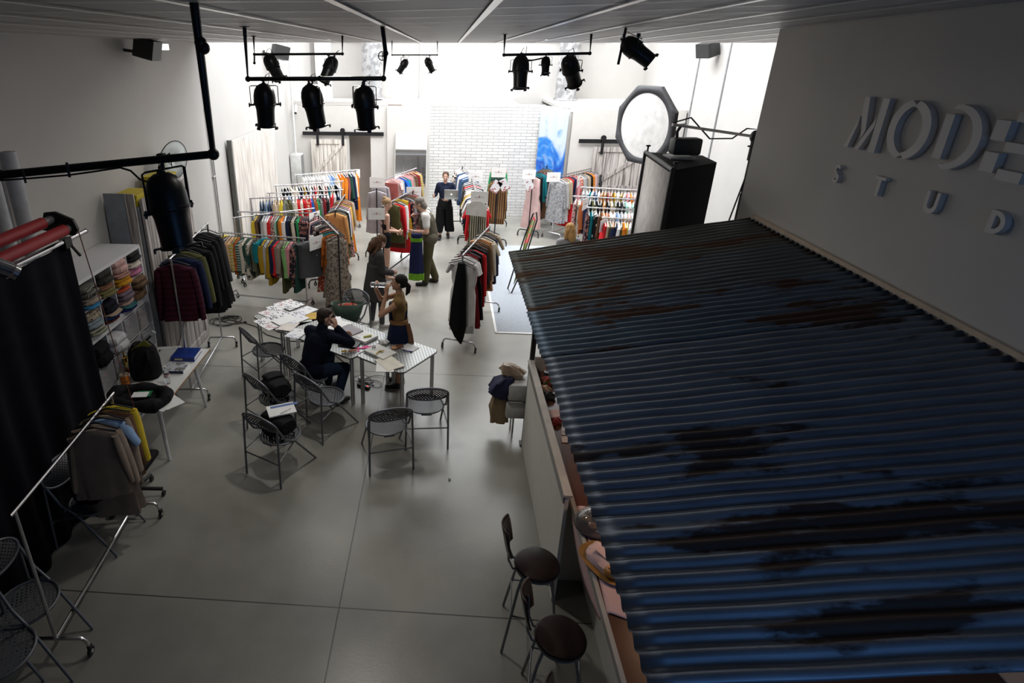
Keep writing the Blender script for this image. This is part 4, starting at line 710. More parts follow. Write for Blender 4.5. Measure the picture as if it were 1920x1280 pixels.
COL = {'charcoal': ((.04, .04, .042),), 'black': ((.010, .010, .011),), 'cream': ((.62, .55, .44),), 'white': ((.72, .70, .69),), 'yellow': ((.62, .46, .04),), 'mustard': ((.38, .23, .02),), 'peach': ((.62, .38, .22),),
 'beige': ((.45, .36, .26),), 'brown': ((.13, .07, .04),), 'tan': ((.42, .20, .09),), 'orange': ((.66, .20, .02),), 'rust': ((.32, .09, .03),), 'red': ((.55, .02, .025),), 'darkred': ((.18, .015, .02),), 'burgundy': ((.055, .010, .022), 'hstripe', (.035, .007, .014), 5), 'pink': ((.60, .26, .28),),
 'pale pink': ((.62, .42, .40),), 'mint': ((.28, .50, .40),), 'green': ((.03, .28, .10),), 'light green': ((.22, .45, .16),), 'dark green': ((.02, .06, .045),), 'olive': ((.085, .085, .035),), 'khaki': ((.12, .12, .075),), 'teal': ((.01, .16, .19),), 'navy': ((.012, .018, .05),),
 'denim': ((.05, .09, .17),), 'pale denim': ((.25, .36, .48),), 'blue': ((.02, .10, .42),), 'light blue': ((.25, .38, .60),), 'grey': ((.22, .22, .22),), 'pale grey': ((.42, .41, .41),), 'taupe': ((.27, .21, .17),), 'camel': ((.42, .20, .07),), 'lilac grey': ((.30, .27, .28),), 'terracotta': ((.30, .08, .07),),
 'striped grey': ((.40, .38, .35), 'hstripe', (.08, .08, .08), 9), 'striped green': ((.02, .07, .05), 'hstripe', (.35, .38, .34), 7), 'striped brown': ((.28, .14, .05), 'stripe', (.06, .04, .03), 6), 'striped olive': ((.05, .045, .03), 'stripe', (.45, .40, .30), 7), 'striped rust': ((.16, .05, .03), 'stripe', (.04, .02, .02), 8),
 'zigzag yellow': ((.50, .44, .30), 'hstripe', (.50, .34, .04), 5), 'floral orange': ((.48, .13, .02), 'blotch', (.20, .06, .02), 10), 'floral dark': ((.02, .018, .025), 'blotch', (.30, .14, .12), 9), 'floral pink': ((.52, .30, .28), 'blotch', (.10, .08, .08), 12), 'floral red': ((.50, .08, .04), 'blotch', (.70, .5, .4), 9),
 'snake print': ((.27, .225, .185), 'blotch', (.10, .08, .065), 14), 'floral cream': ((.55, .49, .40), 'blotch', (.18, .16, .13), 7), 'floral black': ((.60, .55, .50), 'blotch', (.04, .02, .02), 8), 'plaid': ((.45, .36, .24), 'check', (.30, .24, .18), 9), 'bold black floral': ((.015, .015, .015), 'dots', (.65, .62, .55), 4), 'speckled grey': ((.34, .34, .35), 'blotch', (.16, .16, .17), 18)}
def cmat(c):
    q = COL[c]; return mat(q[0], .88, pat=q[1] if len(q) > 1 else None, col2=q[2] if len(q) > 2 else (.02,)*3, sc_=q[3] if len(q) > 3 else 6, bump=.15, bsc=18)
KN = {'w': 'tee dress', 't': 'top', 'k': 'knit top', 's': 'shirt', 'd': 'dress', 'c': 'coat', 'p': 'trousers', 'b': 'short top', 'T': 'tee', 'j': 'jacket', 'g': 'garment bag', 'l': 'blouse'}
GM = {}
def gmesh(k, v):
    if (k, v) in GM: return GM[(k, v)]
    r = random.Random(hash(k) % 7 if 0 else ord(k)*3+v); mb = MB()
    L_, W, th, sl = {'w': (1.15, .40, .06, .2), 't': (.60, .40, .05, .50), 'k': (.56, .42, .06, .52), 's': (.70, .42, .05, .54), 'd': (1.12, .38, .06, .0), 'c': (.98, .44, .08, .60), 'p': (1.02, .34, .04, 0), 'b': (.36, .34, .05, .0), 'T': (.60, .42, .045, .18), 'j': (.66, .46, .10, .60), 'g': (.92, .46, .10, 0), 'l': (.56, .40, .05, .26)}[k]
    L_ *= 1+r.uniform(-.07, .1); ph = r.uniform(0, 6)
    if k == 'p':
        mb.loft([((0, 0, -.14), W/2, th*.5, .02, ph), ((0, 0, -.2), W/2*1.02, th*.6, .03, ph), ((0, 0, -.42), W/2*1.08, th*.8, .04, ph)], 22)
        for s in (-1, 1): mb.loft([((s*.075, 0, -.36), .105, th*.8, .05, ph), ((s*.085, 0, -.6), .11, th*.9, .08, ph), ((s*.095, 0, -.14-L_*.86), .12, th, .12, ph+1)], 18)
        hang_z = -.13
    else:
        fl = {'d': 1.3, 'c': 1.15, 'g': 1.0}.get(k, 1.04)
        ns = 10; rg = []
        for i in range(ns+1):
            u = i/ns; z = -.09-L_*u
            w_ = .055 if i == 0 else (W/2*.92 if i == 1 else W/2*(.90+(fl-.90)*max(0, (u-.15))/.85))
            if k in 'dw' and .3 < u < .5: w_ *= .86
            t2 = th*(.35 if i == 0 else .6+.5*u); rg.append(((0.006*math.sin(ph+4*u), .012*math.sin(ph+3*u), z if i != 1 else -.135), w_, t2, .015+.10*u*(0.25 if k == 'g' else 1), ph+u))
        mb.loft(rg, 34)
        if sl:
            for s in (-1, 1):
                a = .10 if k not in 'lTw' else .45
                pts = []
                for i in range(6):
                    u = i/5; pts.append((s*(W/2*.86+sl*u*a), .02*math.sin(ph+s+3*u), -.155-sl*u*(1-a*.3)))
                mb.tube(pts, [.05, .062, .06, .055, .05, .045] if k != 'j' else [.06, .075, .07, .068, .06, .05], 12, flat=.62)
    GM[(k, v)] = mb.mesh('garment_'+KN[k].replace(' ', '_')); return GM[(k, v)]
HM = MB().tube([(0, 0, .012), (.012, 0, .020), (.018, 0, .006), (.010, 0, -.012), (0, 0, -.03), (0, 0, -.07)], .0028, 6).tube([(-.19, 0, -.135), (-.05, 0, -.085), (0, 0, -.07), (.05, 0, -.085), (.19, 0, -.135)], .0075, 6).mesh('hanger')
HW = mat((.75, .75, .76), .4); HB = mat((.015, .015, .015), .4)
ORD = ['first', 'second', 'third', 'fourth', 'fifth', 'sixth', 'seventh', 'eighth', 'ninth', 'tenth', 'eleventh', 'twelfth', 'thirteenth', 'fourteenth', 'fifteenth', 'sixteenth', 'seventeenth', 'eighteenth', 'nineteenth', 'twentieth', 'twenty-first', 'twenty-second', 'twenty-third', 'twenty-fourth', 'twenty-fifth', 'twenty-sixth', 'twenty-seventh', 'twenty-eighth']
ALLG = []
def hang(where, end, p0, p1, t0, t1, items, hm=HB, ry=0., wsc=1., lsc=1.):
    p0, p1 = V(p0), V(p1); p1.z = p0.z; d = p1-p0; a = math.atan2(d.y, d.x)-PI/2
    L_ = [q.strip() for q in items.split(',')]; n = len(L_)
    for i, it in enumerate(L_):
        c, k = it.rsplit(' ', 1); ls = 1.
        if k[-1] in '+-': ls = 1.22 if k[-1] == '+' else .72; k = k[:-1]
        t = t0+(t1-t0)*(i/(max(1, n-1))); p = p0+d*t
        lab = '%s %s, %s from the %s on %s' % (c.replace('darkred', 'dark red'), KN[k], ORD[i], end, where)
        t_ = T(KN[k].replace('short ', '').replace('knit top', 'knit_top').replace(' ', '_').replace('tee', 'tee_shirt'), lab, KN[k].replace('short ', '').replace('knit top', 'top'), p, a+ry+rnd.uniform(-.14, .14), 'garments on '+where)
        v = rnd.randrange(3); o = P('fabric', gmesh(k, v), cmat(c), t_); o.scale = (wsc*rnd.uniform(.94, 1.04), 1, ls*lsc*rnd.uniform(.95, 1.05))
        h = P('hanger', HM, hm, t_); h.location.z = .012
        ALLG.append(t_)
def P3(px, py, z): return G(px, py, z)
# A: foreground rack with an empty near end
a0, a1 = G(27, 958, 1.42), G(208, 742, 1.42); rack('long empty-ended chrome rack nearest the camera at lower left', a0, a1, fw_=.24)
hang('the nearest lower left rack', 'front', a0, a1, .72, .97, 'taupe s,taupe c,light blue l,taupe s,brown s,yellow k', ry=.15)
# B: jackets by the closet
b0 = Y(320, 484, 6.66); b1 = Y(389, 424, 8.25); b1.z = b0.z; rack('tall chrome rack of jackets in front of the wood closet', b0, b1, fw_=.22)
hang('the tall jacket rack', 'front', b0, b1, .05, .95, 'burgundy j,navy j,olive j,black j+,black c,black c,charcoal c', lsc=1.12, wsc=1.1)
# C: front long chrome rack
c0_, c1_ = G(418, 436, 1.36), G(568, 447, 1.36); rack('front long chrome rack of tops behind the picture-covered table', c0_, c1_)
hang('the front long rack', 'left', c0_, c1_, -.09, .93, 'charcoal t,cream t,yellow t-,striped grey t,peach k,peach k,zigzag yellow t,floral orange t,striped green t,cream k,dark green t,floral cream s,charcoal p-,khaki t,teal t-,mustard t,pale grey t,mustard s,navy t,red t,taupe t,olive p,light green k,pink k,floral dark s,dark green p', lsc=.98)
# D: second row
d0, d1 = G(450, 397, 1.42), G(590, 400, 1.42); rack('second chrome rack back on the left side', d0, d1)
hang('the second left rack', 'left', d0, d1, .22, 1.02, 'yellow t,brown t,black t,pale grey s,pale grey s,white s,red t,floral pink t,floral pink t,mint t,olive t,orange t,white t,navy t,navy s,black c,cream t,black t,green t,darkred t,floral dark s,floral dark s,floral dark s,black s,darkred s,pink t', lsc=.95)
rack('third chrome rack whose rail crosses the second at the left', G(440, 408, 1.36), G(585, 391, 1.36))
# E: jeans row
e0, e1 = G(470, 372, 1.42), G(612, 365, 1.42); rack('fourth chrome rack carrying jeans at the left', e0, e1)
hang('the jeans rack', 'left', e0, e1, .12, 1.0, 'denim p,denim p,pale denim p,denim p,denim p,beige t,beige t,yellow t,grey t,khaki t,olive t,pale grey t,cream t,red t,cream t,red t,floral red t,red t,blue t,rust t,green t+,grey t+,darkred t,black t', lsc=.85)
f0, f1 = G(517, 348, 1.45), G(640, 340, 1.45); rack('fifth pale rack of dark small tops at the left', f0, f1)
hang('the fifth left rack', 'left', f0, f1, .1, .95, 'black b,black b,black b,cream t-,black b,cream t-,navy b,black b,mustard b,black b,white b,black b,red b,beige b,black b,cream b,terracotta b,teal b,beige b,black b,black b,white b', hm=HW)
g0, g1 = G(505, 362, 1.32), G(640, 356, 1.32)
rack('white-looking rack of small pale tops before the fifth left rack', g0, g1, fw_=.2)
hang('the hidden row before the fifth rack', 'left', g0, g1, .12, .95, 'white b,pale pink b,white b,light blue b,white b,white b,navy b,white b,pale pink b,white b,pink b,white b,navy b,white b,white b,red b,white b,navy b', hm=HW)
h0, h1 = G(556, 328, 1.5), G(666, 319, 1.5); rack('farthest left rack beside the open doorway', h0, h1, fw_=.22)
hang('the rack by the open doorway', 'left', h0, h1, .10, 1.02, 'white b,white b,white b,white b,white b,white b,white b,white b,white s,white s,light blue s,light blue s,beige s,cream s,orange s,orange s,navy s,terracotta s,dark green s,navy c,cream s,orange d', hm=HW)
# F: black pole racks, running away from the camera
i0, i1 = G(634, 438, 1.48), G(597, 402, 1.48); rack('black rack with long snake-print dresses at its near end', i0, i1, True)
hang('the snake-print rack', 'front', i0, i1, .04, .97, 'snake print d+,snake print d,floral orange s,teal s,dark green s,floral red d,black s,floral dark t,floral black t,floral dark t,navy t,pale pink t')
j0, j1 = G(628, 393, 1.48), G(646, 366, 1.48); rack('black rack with the camel blazer at its near end', j0, j1, True)
hang('the camel blazer rack', 'front', j0, j1, .05, .95, 'camel j,khaki c,black s,white s,grey s,pink s,yellow s,floral pink d,orange d,beige s')
# G: middle racks
k0, k1 = G(718, 386, 1.58), G(774, 357, 1.58); rack('black rack with the olive shirt dress at its front', k0, k1, True)
hang('the olive shirt dress rack', 'front', k0, k1, .30, .98, 'olive d-,red s,white s,mustard d-,floral dark s,grey s,brown s,terracotta d', hm=HB, lsc=1.0)
hang('the low part of the olive rack', 'front', k0, k1, .42, .6, 'striped rust p,red d', hm=HB)
l0, l1 = G(717, 338, 1.62), G(779, 316, 1.62); rack('black rack before the mirror with terracotta trousers at its front', l0, l1, True)
hang('the rack before the mirror', 'front', l0, l1, .25, .98, 'terracotta p,pale pink T,pale grey s,blue T,teal T,pink s,taupe s,brown s,darkred s,zigzag yellow s', hm=mat((.6, .3, .3), .5))
L0, L1 = G(706, 352, 1.6), G(715, 336, 1.6); rack('short black rack with the lilac grey coats left of the mirror', L0, L1, True)
hang('the lilac coat rack', 'front', L0, L1, .12, .8, 'lilac grey c,lilac grey c', hm=HB)
# H: centre right racks
m0, m1 = G(899, 385, 1.62), G(885, 334, 1.62); rack('chrome rack with the striped olive jumpsuit at its front', m0, m1, True)
hang('the striped jumpsuit rack', 'front', m0, m1, .04, .98, 'striped olive d+,red s,red l,black s,white l,navy s,cream l,mustard l,white s,floral black s,charcoal j,red s,black s,grey s', hm=HW)
n0, n1 = G(884, 330, 1.64), G(867, 311, 1.64); rack('farthest centre rack with the patterned blouse by the brick wall', n0, n1, True)
hang('the farthest centre rack', 'front', n0, n1, .1, 1.0, 'denim s,denim j,white s,denim s,floral black l,floral black l', hm=HW)
o0, o1 = G(868, 478, 1.58), G(918, 424, 1.58); rack('chrome rack with the black dress nearest the carpet corner', o0, o1)
hang('the rack nearest the carpet', 'front', o0, o1, .03, .97, 'white w,white w,darkred d,black d,red s+,black s,brown s,tan d-,cream s,cream l,navy s+,beige l', hm=HB)
q0_, q1_ = G(934, 333, 1.66), G(936, 308, 1.66); rack('black rack with the brown striped jumpsuit before the brick wall', q0_, q1_, True, fw_=.3)
hang('the brown striped jumpsuit rack', 'front', q0_, q1_, .05, .95, 'striped brown s+,striped brown p+,dark green d,floral pink d,green s,pale pink s', hm=HB)
t_ = T('dress', 'narrow long black dress hanging in front of the white tee dress near the carpet', 'dress', G(868, 478, 1.58)+V((-.02, -.07, 0)), math.atan2(o1.y-o0.y, o1.x-o0.x)-PI/2); P('fabric', MB().loft([((0, 0, -.10), .05, .04, .03), ((0, 0, -.3), .08, .06, .06, 1), ((-.01, 0, -.7), .11, .08, .08, 2), ((-.01, 0, -1.1), .13, .08, .1, 3), ((.02, 0, -1.3), .07, .06, .1, 3), ((.05, 0, -1.42), .012, .02, .1, 3)]), cmat('black'), t_); P('hanger', HM, HB, t_).location.z = .012
# I: right racks
r0_, r1_ = G(1000, 326, 1.6), G(1026, 310, 1.6); rack('black rack with long tan-pink trousers at its front', r0_, r1_, True)
hang('the tan-pink trousers rack', 'front', r0_, r1_, .1, .95, 'pale pink d+,black p,teal s,floral dark s,brown d,khaki d', hm=HB)
s0_, s1_ = G(1046, 331, 1.58), G(1117, 314, 1.58); rack('chrome rack with the speckled grey coat at its front', s0_, s1_)
hang('the speckled coat rack', 'front', s0_, s1_, .02, .98, 'speckled grey c,pale grey c,plaid s+,beige s,red d,navy d,pink s,floral red s,pale grey s,grey s,beige s,black s,orange s,pale pink s,lilac grey s,charcoal s', hm=HB)
for (A_, B_, z, lab, it, wh) in (((1093, 351), (1200, 357), 1.52, 'upper chrome rack of small tops on the right', 'pale grey b,pale grey b,teal b,white b,denim b,white b,camel b,camel b,terracotta b,camel b,mustard b,white b,mustard b,white b,pink b,orange b,pale pink b,white b', 'the upper right rack'),
    ((1079, 368), (1199, 374), 1.50, 'second chrome rack of dark tops on the right', 'floral pink d,floral cream d,rust s,navy s,black s,olive t,black t,black t,camel t,black t,beige t,khaki t,black t,charcoal t,mint t,white t,mint t,black t', 'the second right rack'),
    ((1103, 389), (1197, 394), 1.46, 'third chrome rack with the teal dress on the right', 'floral dark d,teal d,bold black floral d,brown d,tan d,floral orange d,white b,white b,light blue b,pale grey b,white b,pale pink b,white b,white b', 'the third right rack'),
    ((1133, 408), (1196, 412), 1.42, 'fourth chrome rack at the right above the canopy edge', 'red d,beige d,khaki d,camel d,navy s,white s,olive s,orange s,yellow s,white s,floral black s,floral cream s', 'the fourth right rack')):
    x0_, x1_ = G(*A_, z), G(*B_, z); rack(lab, x0_, x1_); hang(wh, 'left', x0_, x1_, .02, .98, it, hm=HW)
# garment bag, sign cards, white towel hanger
t_ = T('garment_bag', 'charcoal garment bag with a small label near the right end of the front rack', 'garment bag', G(577, 446, 1.36), .5)
P('bag', gmesh('g', 0), mat((.045, .047, .05), .7), t_).scale = (1.05, 1.3, .72); P('hanger', HM, HB, t_); P('paper_label', MB().box((.09, -.075, -.36), (.08, .006, .12), Matrix.Rotation(.1, 3, 'X')), mat((.7, .72, .6), .5), t_)
t_ = T('ribbon_reel', 'white round reel on the right end of the front long rack rail', 'reel', G(583, 447, 1.36)); P('reel', MB().tube([(-.02, 0, 0), (.0, 0, 0)], .06, 20).tube([(.02, 0, 0), (.04, 0, 0)], .06, 20).tube([(-.02, 0, 0), (.04, 0, 0)], .035, 16), WHITE, t_); P('core_hole', MB().tube([(.038, 0, 0), (.042, 0, 0)], .02, 12), BLACK, t_)
INK = mat((.28, .25, .26), .7); INKR = mat((.55, .16, .10), .7)
def card(p, rz, label, w_=.33, h=.23, tilt=0.):
    t_ = T('sign_card', label, 'sign', p, Euler((tilt, 0, rz)), 'white sign cards on the racks'); P('card', MB().box((0, 0, 0), (w_, .004, h)), PAPER, t_)
    mb = MB()
    for i in range(9): mb.box(((i-4)*w_*.06, -.003, 0+.0), (w_*.035, .002, h*.05))
    P('printed_name', mb, INK, t_); P('emblem', MB().box((0, -.003, .01), (w_*.05, .002, h*.2)), INKR, t_); return t_
for px, py, y, rz, lab in ((707, 342, L0.y-.05, 0, 'white sign card above the lilac grey coat'), (706, 401, k0.y-.05, .1, 'white sign card left of the olive shirt dress'), (776, 360, k1.y+.1, .1, 'white sign card behind the head of the man in the vest'), (892, 331, n0.y-.05, 0, 'white sign card at the centre rack by the brick wall'),
    (899, 370, m0.y-.06, 0, 'white sign card above the white trouser hanger'), (935, 323, q0_.y-.06, 0, 'white sign card on the brown striped jumpsuit rack'), (992, 327, r0_.y-.06, .1, 'white sign card above the tan-pink trousers'), (1038, 332, s0_.y-.06, .1, 'white sign card above the speckled grey coat'),
    (593, 455, c1_.y, 1.0, 'white sign card hanging at the end of the front long rack'), (590, 408, d1.y, 1.1, 'white sign card hanging over the second left rack'), (664, 326, h1.y, .5, 'white sign card at the end of the rack by the doorway'), (1085, 340, G(1093, 351, 1.52).y, 1.2, 'narrow white sign card at the left of the upper right rack'),
    (1098, 382, G(1103, 389, 1.46).y-.05, 1.0, 'white sign card beside the teal dress'), (1132, 422, G(1133, 408, 1.42).y-.05, .9, 'white sign card over the red dress above the canopy'), (1166, 441, G(1133, 408, 1.42).y-.12, -.3, 'rightmost white sign card just above the canopy edge')): card(Y(px, py, y), rz, lab)
for px, py, y, lab, rz in ((930, 350, q0_.y-.1, 'picture sheet pinned left on the brown striped jumpsuit', .5), (945, 347, q0_.y-.1, 'picture sheet pinned right on the brown striped jumpsuit', -.5), (992, 347, r0_.y-.1, 'picture sheet pinned on the tan-pink trousers', -.6)):
    t_ = P('picture_sheet', MB().box((0, 0, 0), (.20, .28, .004)), mat((.70, .69, .70), .7, pat='print', col2=(.30, .06, .05), sc_=7), cat='picture sheet', label=lab); t_.location = Y(px, py, y); t_.rotation_euler = (PI/2, rz, 0)
t_ = T('trouser_hanger', 'wide white plastic hanger panel in front of the striped olive jumpsuit', 'hanger', Y(893, 388, 11.35)); P('panel', MB().prism([(-.2, -.15), (.19, -.19), (.21, .02), (.08, .12), (-.07, .12), (-.19, .03)], .02, Matrix(((1, 0, 0, 0), (0, 0, -1, 0), (0, 1, 0, 0), (0, 0, 0, 1)))), mat((.62, .60, .57), .6), t_); P('hook', MB().tube([(0, 0, .12), (0, 0, .2), (.02, 0, .22)], .006), HW, t_)
# long navy and green dress held by the man
t_ = T('held_dress', 'navy dress with green hem and green waist band held by the man in the vest', 'dress', Y(781, 438, 11.0)); ND = mat((.012, .016, .055), .8)
P('skirt', MB().loft([((0, 0, 0), .10, .05, .05), ((0, 0, -.14), .11, .06, .08, 1), ((0, 0, -.55), .13, .07, .10, 2), ((.01, 0, -.80), .14, .08, .12, 3)]), ND, t_); P('waist_band', MB().loft([((0, 0, -.08), .115, .065, .05), ((0, 0, -.15), .118, .068, .05)]), mat((.12, .28, .02), .8), t_, label='green waist band'); P('hem', MB().loft([((.01, 0, -.79), .142, .083, .12, 3), ((.01, 0, -.93), .145, .085, .12, 3)]), mat((.12, .28, .02), .8), t_, label='green hem')
# A-shaped board, chair stack with clothes
ab = T('leaning_board', 'narrow red and green board on a black tube frame by the canopy corner', 'display board', Y(962, 545, 10.93)); o_ = V(ab.location)
def bp_(px, py, y): return Y(px, py, y)-o_
e1_ = [bp_(952, 541, 10.93), bp_(958, 551, 10.92), bp_(976, 512, 10.95), bp_(1007, 412, 11.15), bp_(1006, 398, 11.2), bp_(1000, 400, 11.2), bp_(985, 440, 11.2), bp_(966, 497, 11.15)]
P('frame', MB().tube(e1_, .014, 8, True), BLACK, ab)
P('graphic_panel', MB().add([bp_(963, 533, 10.96), bp_(970, 520, 10.96), bp_(1004, 412, 11.15), bp_(1001, 405, 11.19), bp_(988, 437, 11.19)], [(0, 1, 2, 3, 4)]), mat((.10, .13, .02), .4, pat='blotch', col2=(.40, .03, .03), sc_=2.2), ab, solid=.012)
cs = T('stacked_seat', 'white seat stack with chrome frame beside the black canopy post', 'chair', (0.93, 6.22, 0)); wm = mat((.58, .57, .56), .6)
P('back_pad', MB().box((.06, 0, .64), (.30, .26, .22), bev=.03), wm, cs); P('lower_pad', MB().box((.05, -.02, .40), (.30, .24, .22), bev=.03), wm, cs); P('frame', MB().tube([(-.08, -.14, .53), (.2, -.14, .53)], .012).tube([(-.08, .12, .53), (-.08, -.14, .53)], .012), CHROME, cs)
for x, y in ((.0, -.1), (.17, -.1), (.0, .1), (.17, .1)): P('leg', MB().tube([(x, y, .3), (x, y, .006)], .012), CHROME, cs)
def drape(name, label, cat_, p, m_, rings): t_ = P(name, MB().loft(rings), m_, cat=cat_, label=label); t_.location = p; return t_
drape('navy_cloth', 'navy cloth draped over the left of the white seat stack', 'cloth', (.76, 6.22, .0), mat((.012, .015, .06), .7), [((.08, 0, .80), .06, .08, .1), ((.04, 0, .74), .11, .11, .15, 1), ((-.0, 0, .62), .15, .12, .12, 2), ((.03, 0, .52), .09, .09, .1, 3)])
drape('beige_trousers', 'beige trousers hanging below the navy cloth', 'trousers', (.78, 6.22, .0), mat((.30, .22, .13), .8), [((0, 0, .58), .09, .07, .1), ((-.02, 0, .36), .11, .07, .15, 1), ((-.01, 0, .17), .10, .07, .2, 2)])
drape('beige_bag', 'beige leather bag lying on top of the white seat stack', 'bag', (.92, 6.3, .76), mat((.38, .28, .20), .45), [((0, 0, 0), .10, .09, .1), ((-.02, 0, .06), .15, .10, .15, 1), ((-.05, 0, .12), .10, .07, .12, 2), ((-.09, 0, .16), .05, .05, .1, 3)])
# ------------------------------------------------------------------ people
SK = {'light': (.56, .33, .24), 'tan': (.46, .25, .15)}
def hand(mb, w_, d, pn, s=1., curl=.5, side=1):   # wrist, finger dir, palm normal (inner side)
    d = V(d).normalized(); pn = V(pn); pn = (pn-d*pn.dot(d)).normalized(); sd = d.cross(pn)*side   # sd points to the thumb side
    c = V(w_); q = lambda a, b, e=0: c+d*a*s+sd*b*s+pn*e*s
    for k in (-1.4, -.45, .5, 1.4): mb.cap(q(.0, k*.010), q(.082, k*.0185), .017*s, .0125*s, 8)
    for i, (b, l) in enumerate(((.030, .070), (.010, .078), (-.011, .072), (-.031, .058))):
        p = q(.088, b); a = curl*.55; dr = d; pts = [p]
        for j, fr in enumerate((.45, .32, .23)):
            a2 = a*(j+1)*1.0; dr = (d*math.cos(a2)+pn*math.sin(a2)); pts.append(pts[-1]+dr*l*fr*s)
        mb.chain(pts, [.0095*s, .009*s, .0082*s, .007*s], 8)
    pts = [q(.012, .03), q(.045, .052, .012), q(.072, .058, .022+.02*curl), q(.092, .050, .03+.03*curl)]
    mb.chain(pts, [.0145*s, .0125*s, .010*s, .008*s], 8)
def person(label, loc, rz, h, J, skin, face=(0, 1, -.1), up=(0, 0, 1), wom=True, hands=None, slim=1., curl=(.5, .5)):
    """J: overrides of joints in the local frame, +y is forward, metres for a 1.75 m figure"""
    t_ = T('person', label, 'person', loc, rz); s = h/1.75
    D = dict(pel=(0, 0, .96), waist=(0, 0, 1.08), chest=(0, 0, 1.29), neck=(0, 0, 1.47), head=(0, .015, 1.63), shL=(-.175, 0, 1.41), shR=(.175, 0, 1.41), elL=(-.22, -.02, 1.13), elR=(.22, -.02, 1.13), wrL=(-.23, .06, .88), wrR=(.23, .06, .88),
             hipL=(-.09, 0, .92), hipR=(.09, 0, .92), knL=(-.10, .02, .50), knR=(.10, .02, .50), anL=(-.10, -.01, .09), anR=(.10, -.01, .09), toL=(-.11, .15, .03), toR=(.11, .15, .03))
    D.update(J); D = {k: V(v)*s for k, v in D.items()}; g = slim*s
    mb = MB()
    mb.cap(D['pel']+V((-.07, 0, 0))*s, D['pel']+V((.07, 0, 0))*s, .105*g, .105*g); mb.cap(D['pel'], D['waist'], .12*g, .115*g); mb.cap(D['waist'], D['chest'], .115*g, .125*g)
    sd = (D['shR']-D['shL']).normalized(); mb.cap(D['waist']+sd*.05*s, D['chest']+sd*.07*s, .085*g, .10*g); mb.cap(D['waist']-sd*.05*s, D['chest']-sd*.07*s, .085*g, .10*g)
    mb.cap(D['chest']-sd*.06*s, D['shL']+sd*.03*s, .10*g, .062*g); mb.cap(D['chest']+sd*.06*s, D['shR']-sd*.03*s, .10*g, .062*g); mb.cap(D['shL'], D['shR'], .052*g, .052*g)
    mb.cap(D['chest'], D['neck'], .08*g, .056*g); mb.cap(D['neck'], D['head']-V(up)*.05*s, .054*g, .05*g)
    for q in 'LR':
        mb.chain([D['sh'+q], D['el'+q], D['wr'+q]], [.052*g, .040*g, .027*s], 12); mid = D['el'+q].lerp(D['wr'+q], .28); mb.ell(mid, (.043*g,)*3, n=10)
        mb.chain([D['hip'+q], D['kn'+q], D['an'+q]], [.088*g, .055*g, .038*s], 14); mb.ell(D['kn'+q].lerp(D['an'+q], .28), (.056*g,)*3, n=10)
        mb.cap(D['an'+q]-V((0, 0, .03))*s, D['to'+q], .036*s, .026*s)
    f = V(face).normalized(); u = V(up).normalized(); u = (u-f*u.dot(f)).normalized(); x = f.cross(u); R = Matrix((x, f, u)).transposed(); hd = D['head']; H_ = lambda a, b, c: hd+(x*a+f*b+u*c)*s
    mb.ell(H_(0, -.008, .03), (.076*s, .094*s, .09*s), R, 18); mb.ell(H_(0, .022, -.035), (.060*s, .068*s, .078*s), R, 16); mb.ell(H_(0, .06, -.088), (.028*s, .028*s, .024*s), R, 10)
    mb.cap(H_(0, .086, .02), H_(0, .108, -.022), .010*s, .015*s, 8); mb.ell(H_(.03, .07, -.02), (.024*s, .02*s, .02*s), R, 8); mb.ell(H_(-.03, .07, -.02), (.024*s, .02*s, .02*s), R, 8); mb.ell(H_(0, .086, -.052), (.024*s, .014*s, .012*s), R, 8)
    for k in (-1, 1): mb.ell(H_(k*.078, -.005, -.005), (.010*s, .020*s, .032*s), R, 8)
    hands = hands or {}
    for q, k in (('L', -1), ('R', 1)):
        dd, pn, sidek = hands.get(q, ((D['wr'+q]-D['el'+q]).normalized(), -x*k, 1)); hand(mb, D['wr'+q], dd, pn, s*.98, curl[0 if q == 'L' else 1], sidek)
    P('body', mb, mat(SK[skin], .5, var=.05, spec=.4), t_, remesh=.0065, smi=3)
    for k in (-1, 1):
        e_ = P('eye', MB().ell(H_(k*.030, .083, .008), (.012*s, .008*s, .008*s), R, 10), mat((.75, .73, .7), .3), t_); P('iris', MB().ell(H_(k*.030, .0885, .008), (.0055*s, .004*s, .0055*s), R, 8), mat((.03, .02, .015), .3), e_)
        P('eyebrow', MB().tube([H_(k*.014, .095, .026), H_(k*.03, .093, .032), H_(k*.048, .078, .028)], .0035*s, 6), mat((.05, .03, .02), .8), t_)
    P('mouth', MB().tube([H_(-.022, .088, -.054), H_(0, .098, -.052), H_(.022, .088, -.054)], .0055*s, 6), mat((.42, .13, .12), .5), t_)
    t_['_'] = 0; del t_['_']
    return t_, D, H_, R, s
def shoes(t_, D, s, m_, sole=None, k=1.):
    for q in 'LR':
        a, o_ = D['an'+q], D['to'+q]; d = V((o_.x-a.x, o_.y-a.y, 0)).normalized(); b = V((a.x, a.y, a.z)); zf = max(.045*s, min(b.z-.04*s, o_.z+.02))
        mb = MB().cap(b-d*.015*s-V((0, 0, .045))*s, V((a.x, a.y, 0))+d*.09*s+V((0, 0, a.z-.05*s)), .046*s*k, .044*s*k).cap(V((a.x, a.y, a.z-.05*s))+d*.07*s, V((a.x, a.y, a.z-.052*s))+d*.165*s, .044*s*k, .036*s*k).cap(b, b-V((0, 0, .04))*s, .046*s, .05*s)
        sh = P('shoe', mb, m_, t_, remesh=.008, smi=2)
        if sole: P('sole', MB().box(V((a.x, a.y, a.z-.088*s))+d*.07*s, (.09*s, .27*s, .022*s), Euler((0, 0, math.atan2(-d.x, d.y))).to_matrix(), bev=.008), sole, sh)
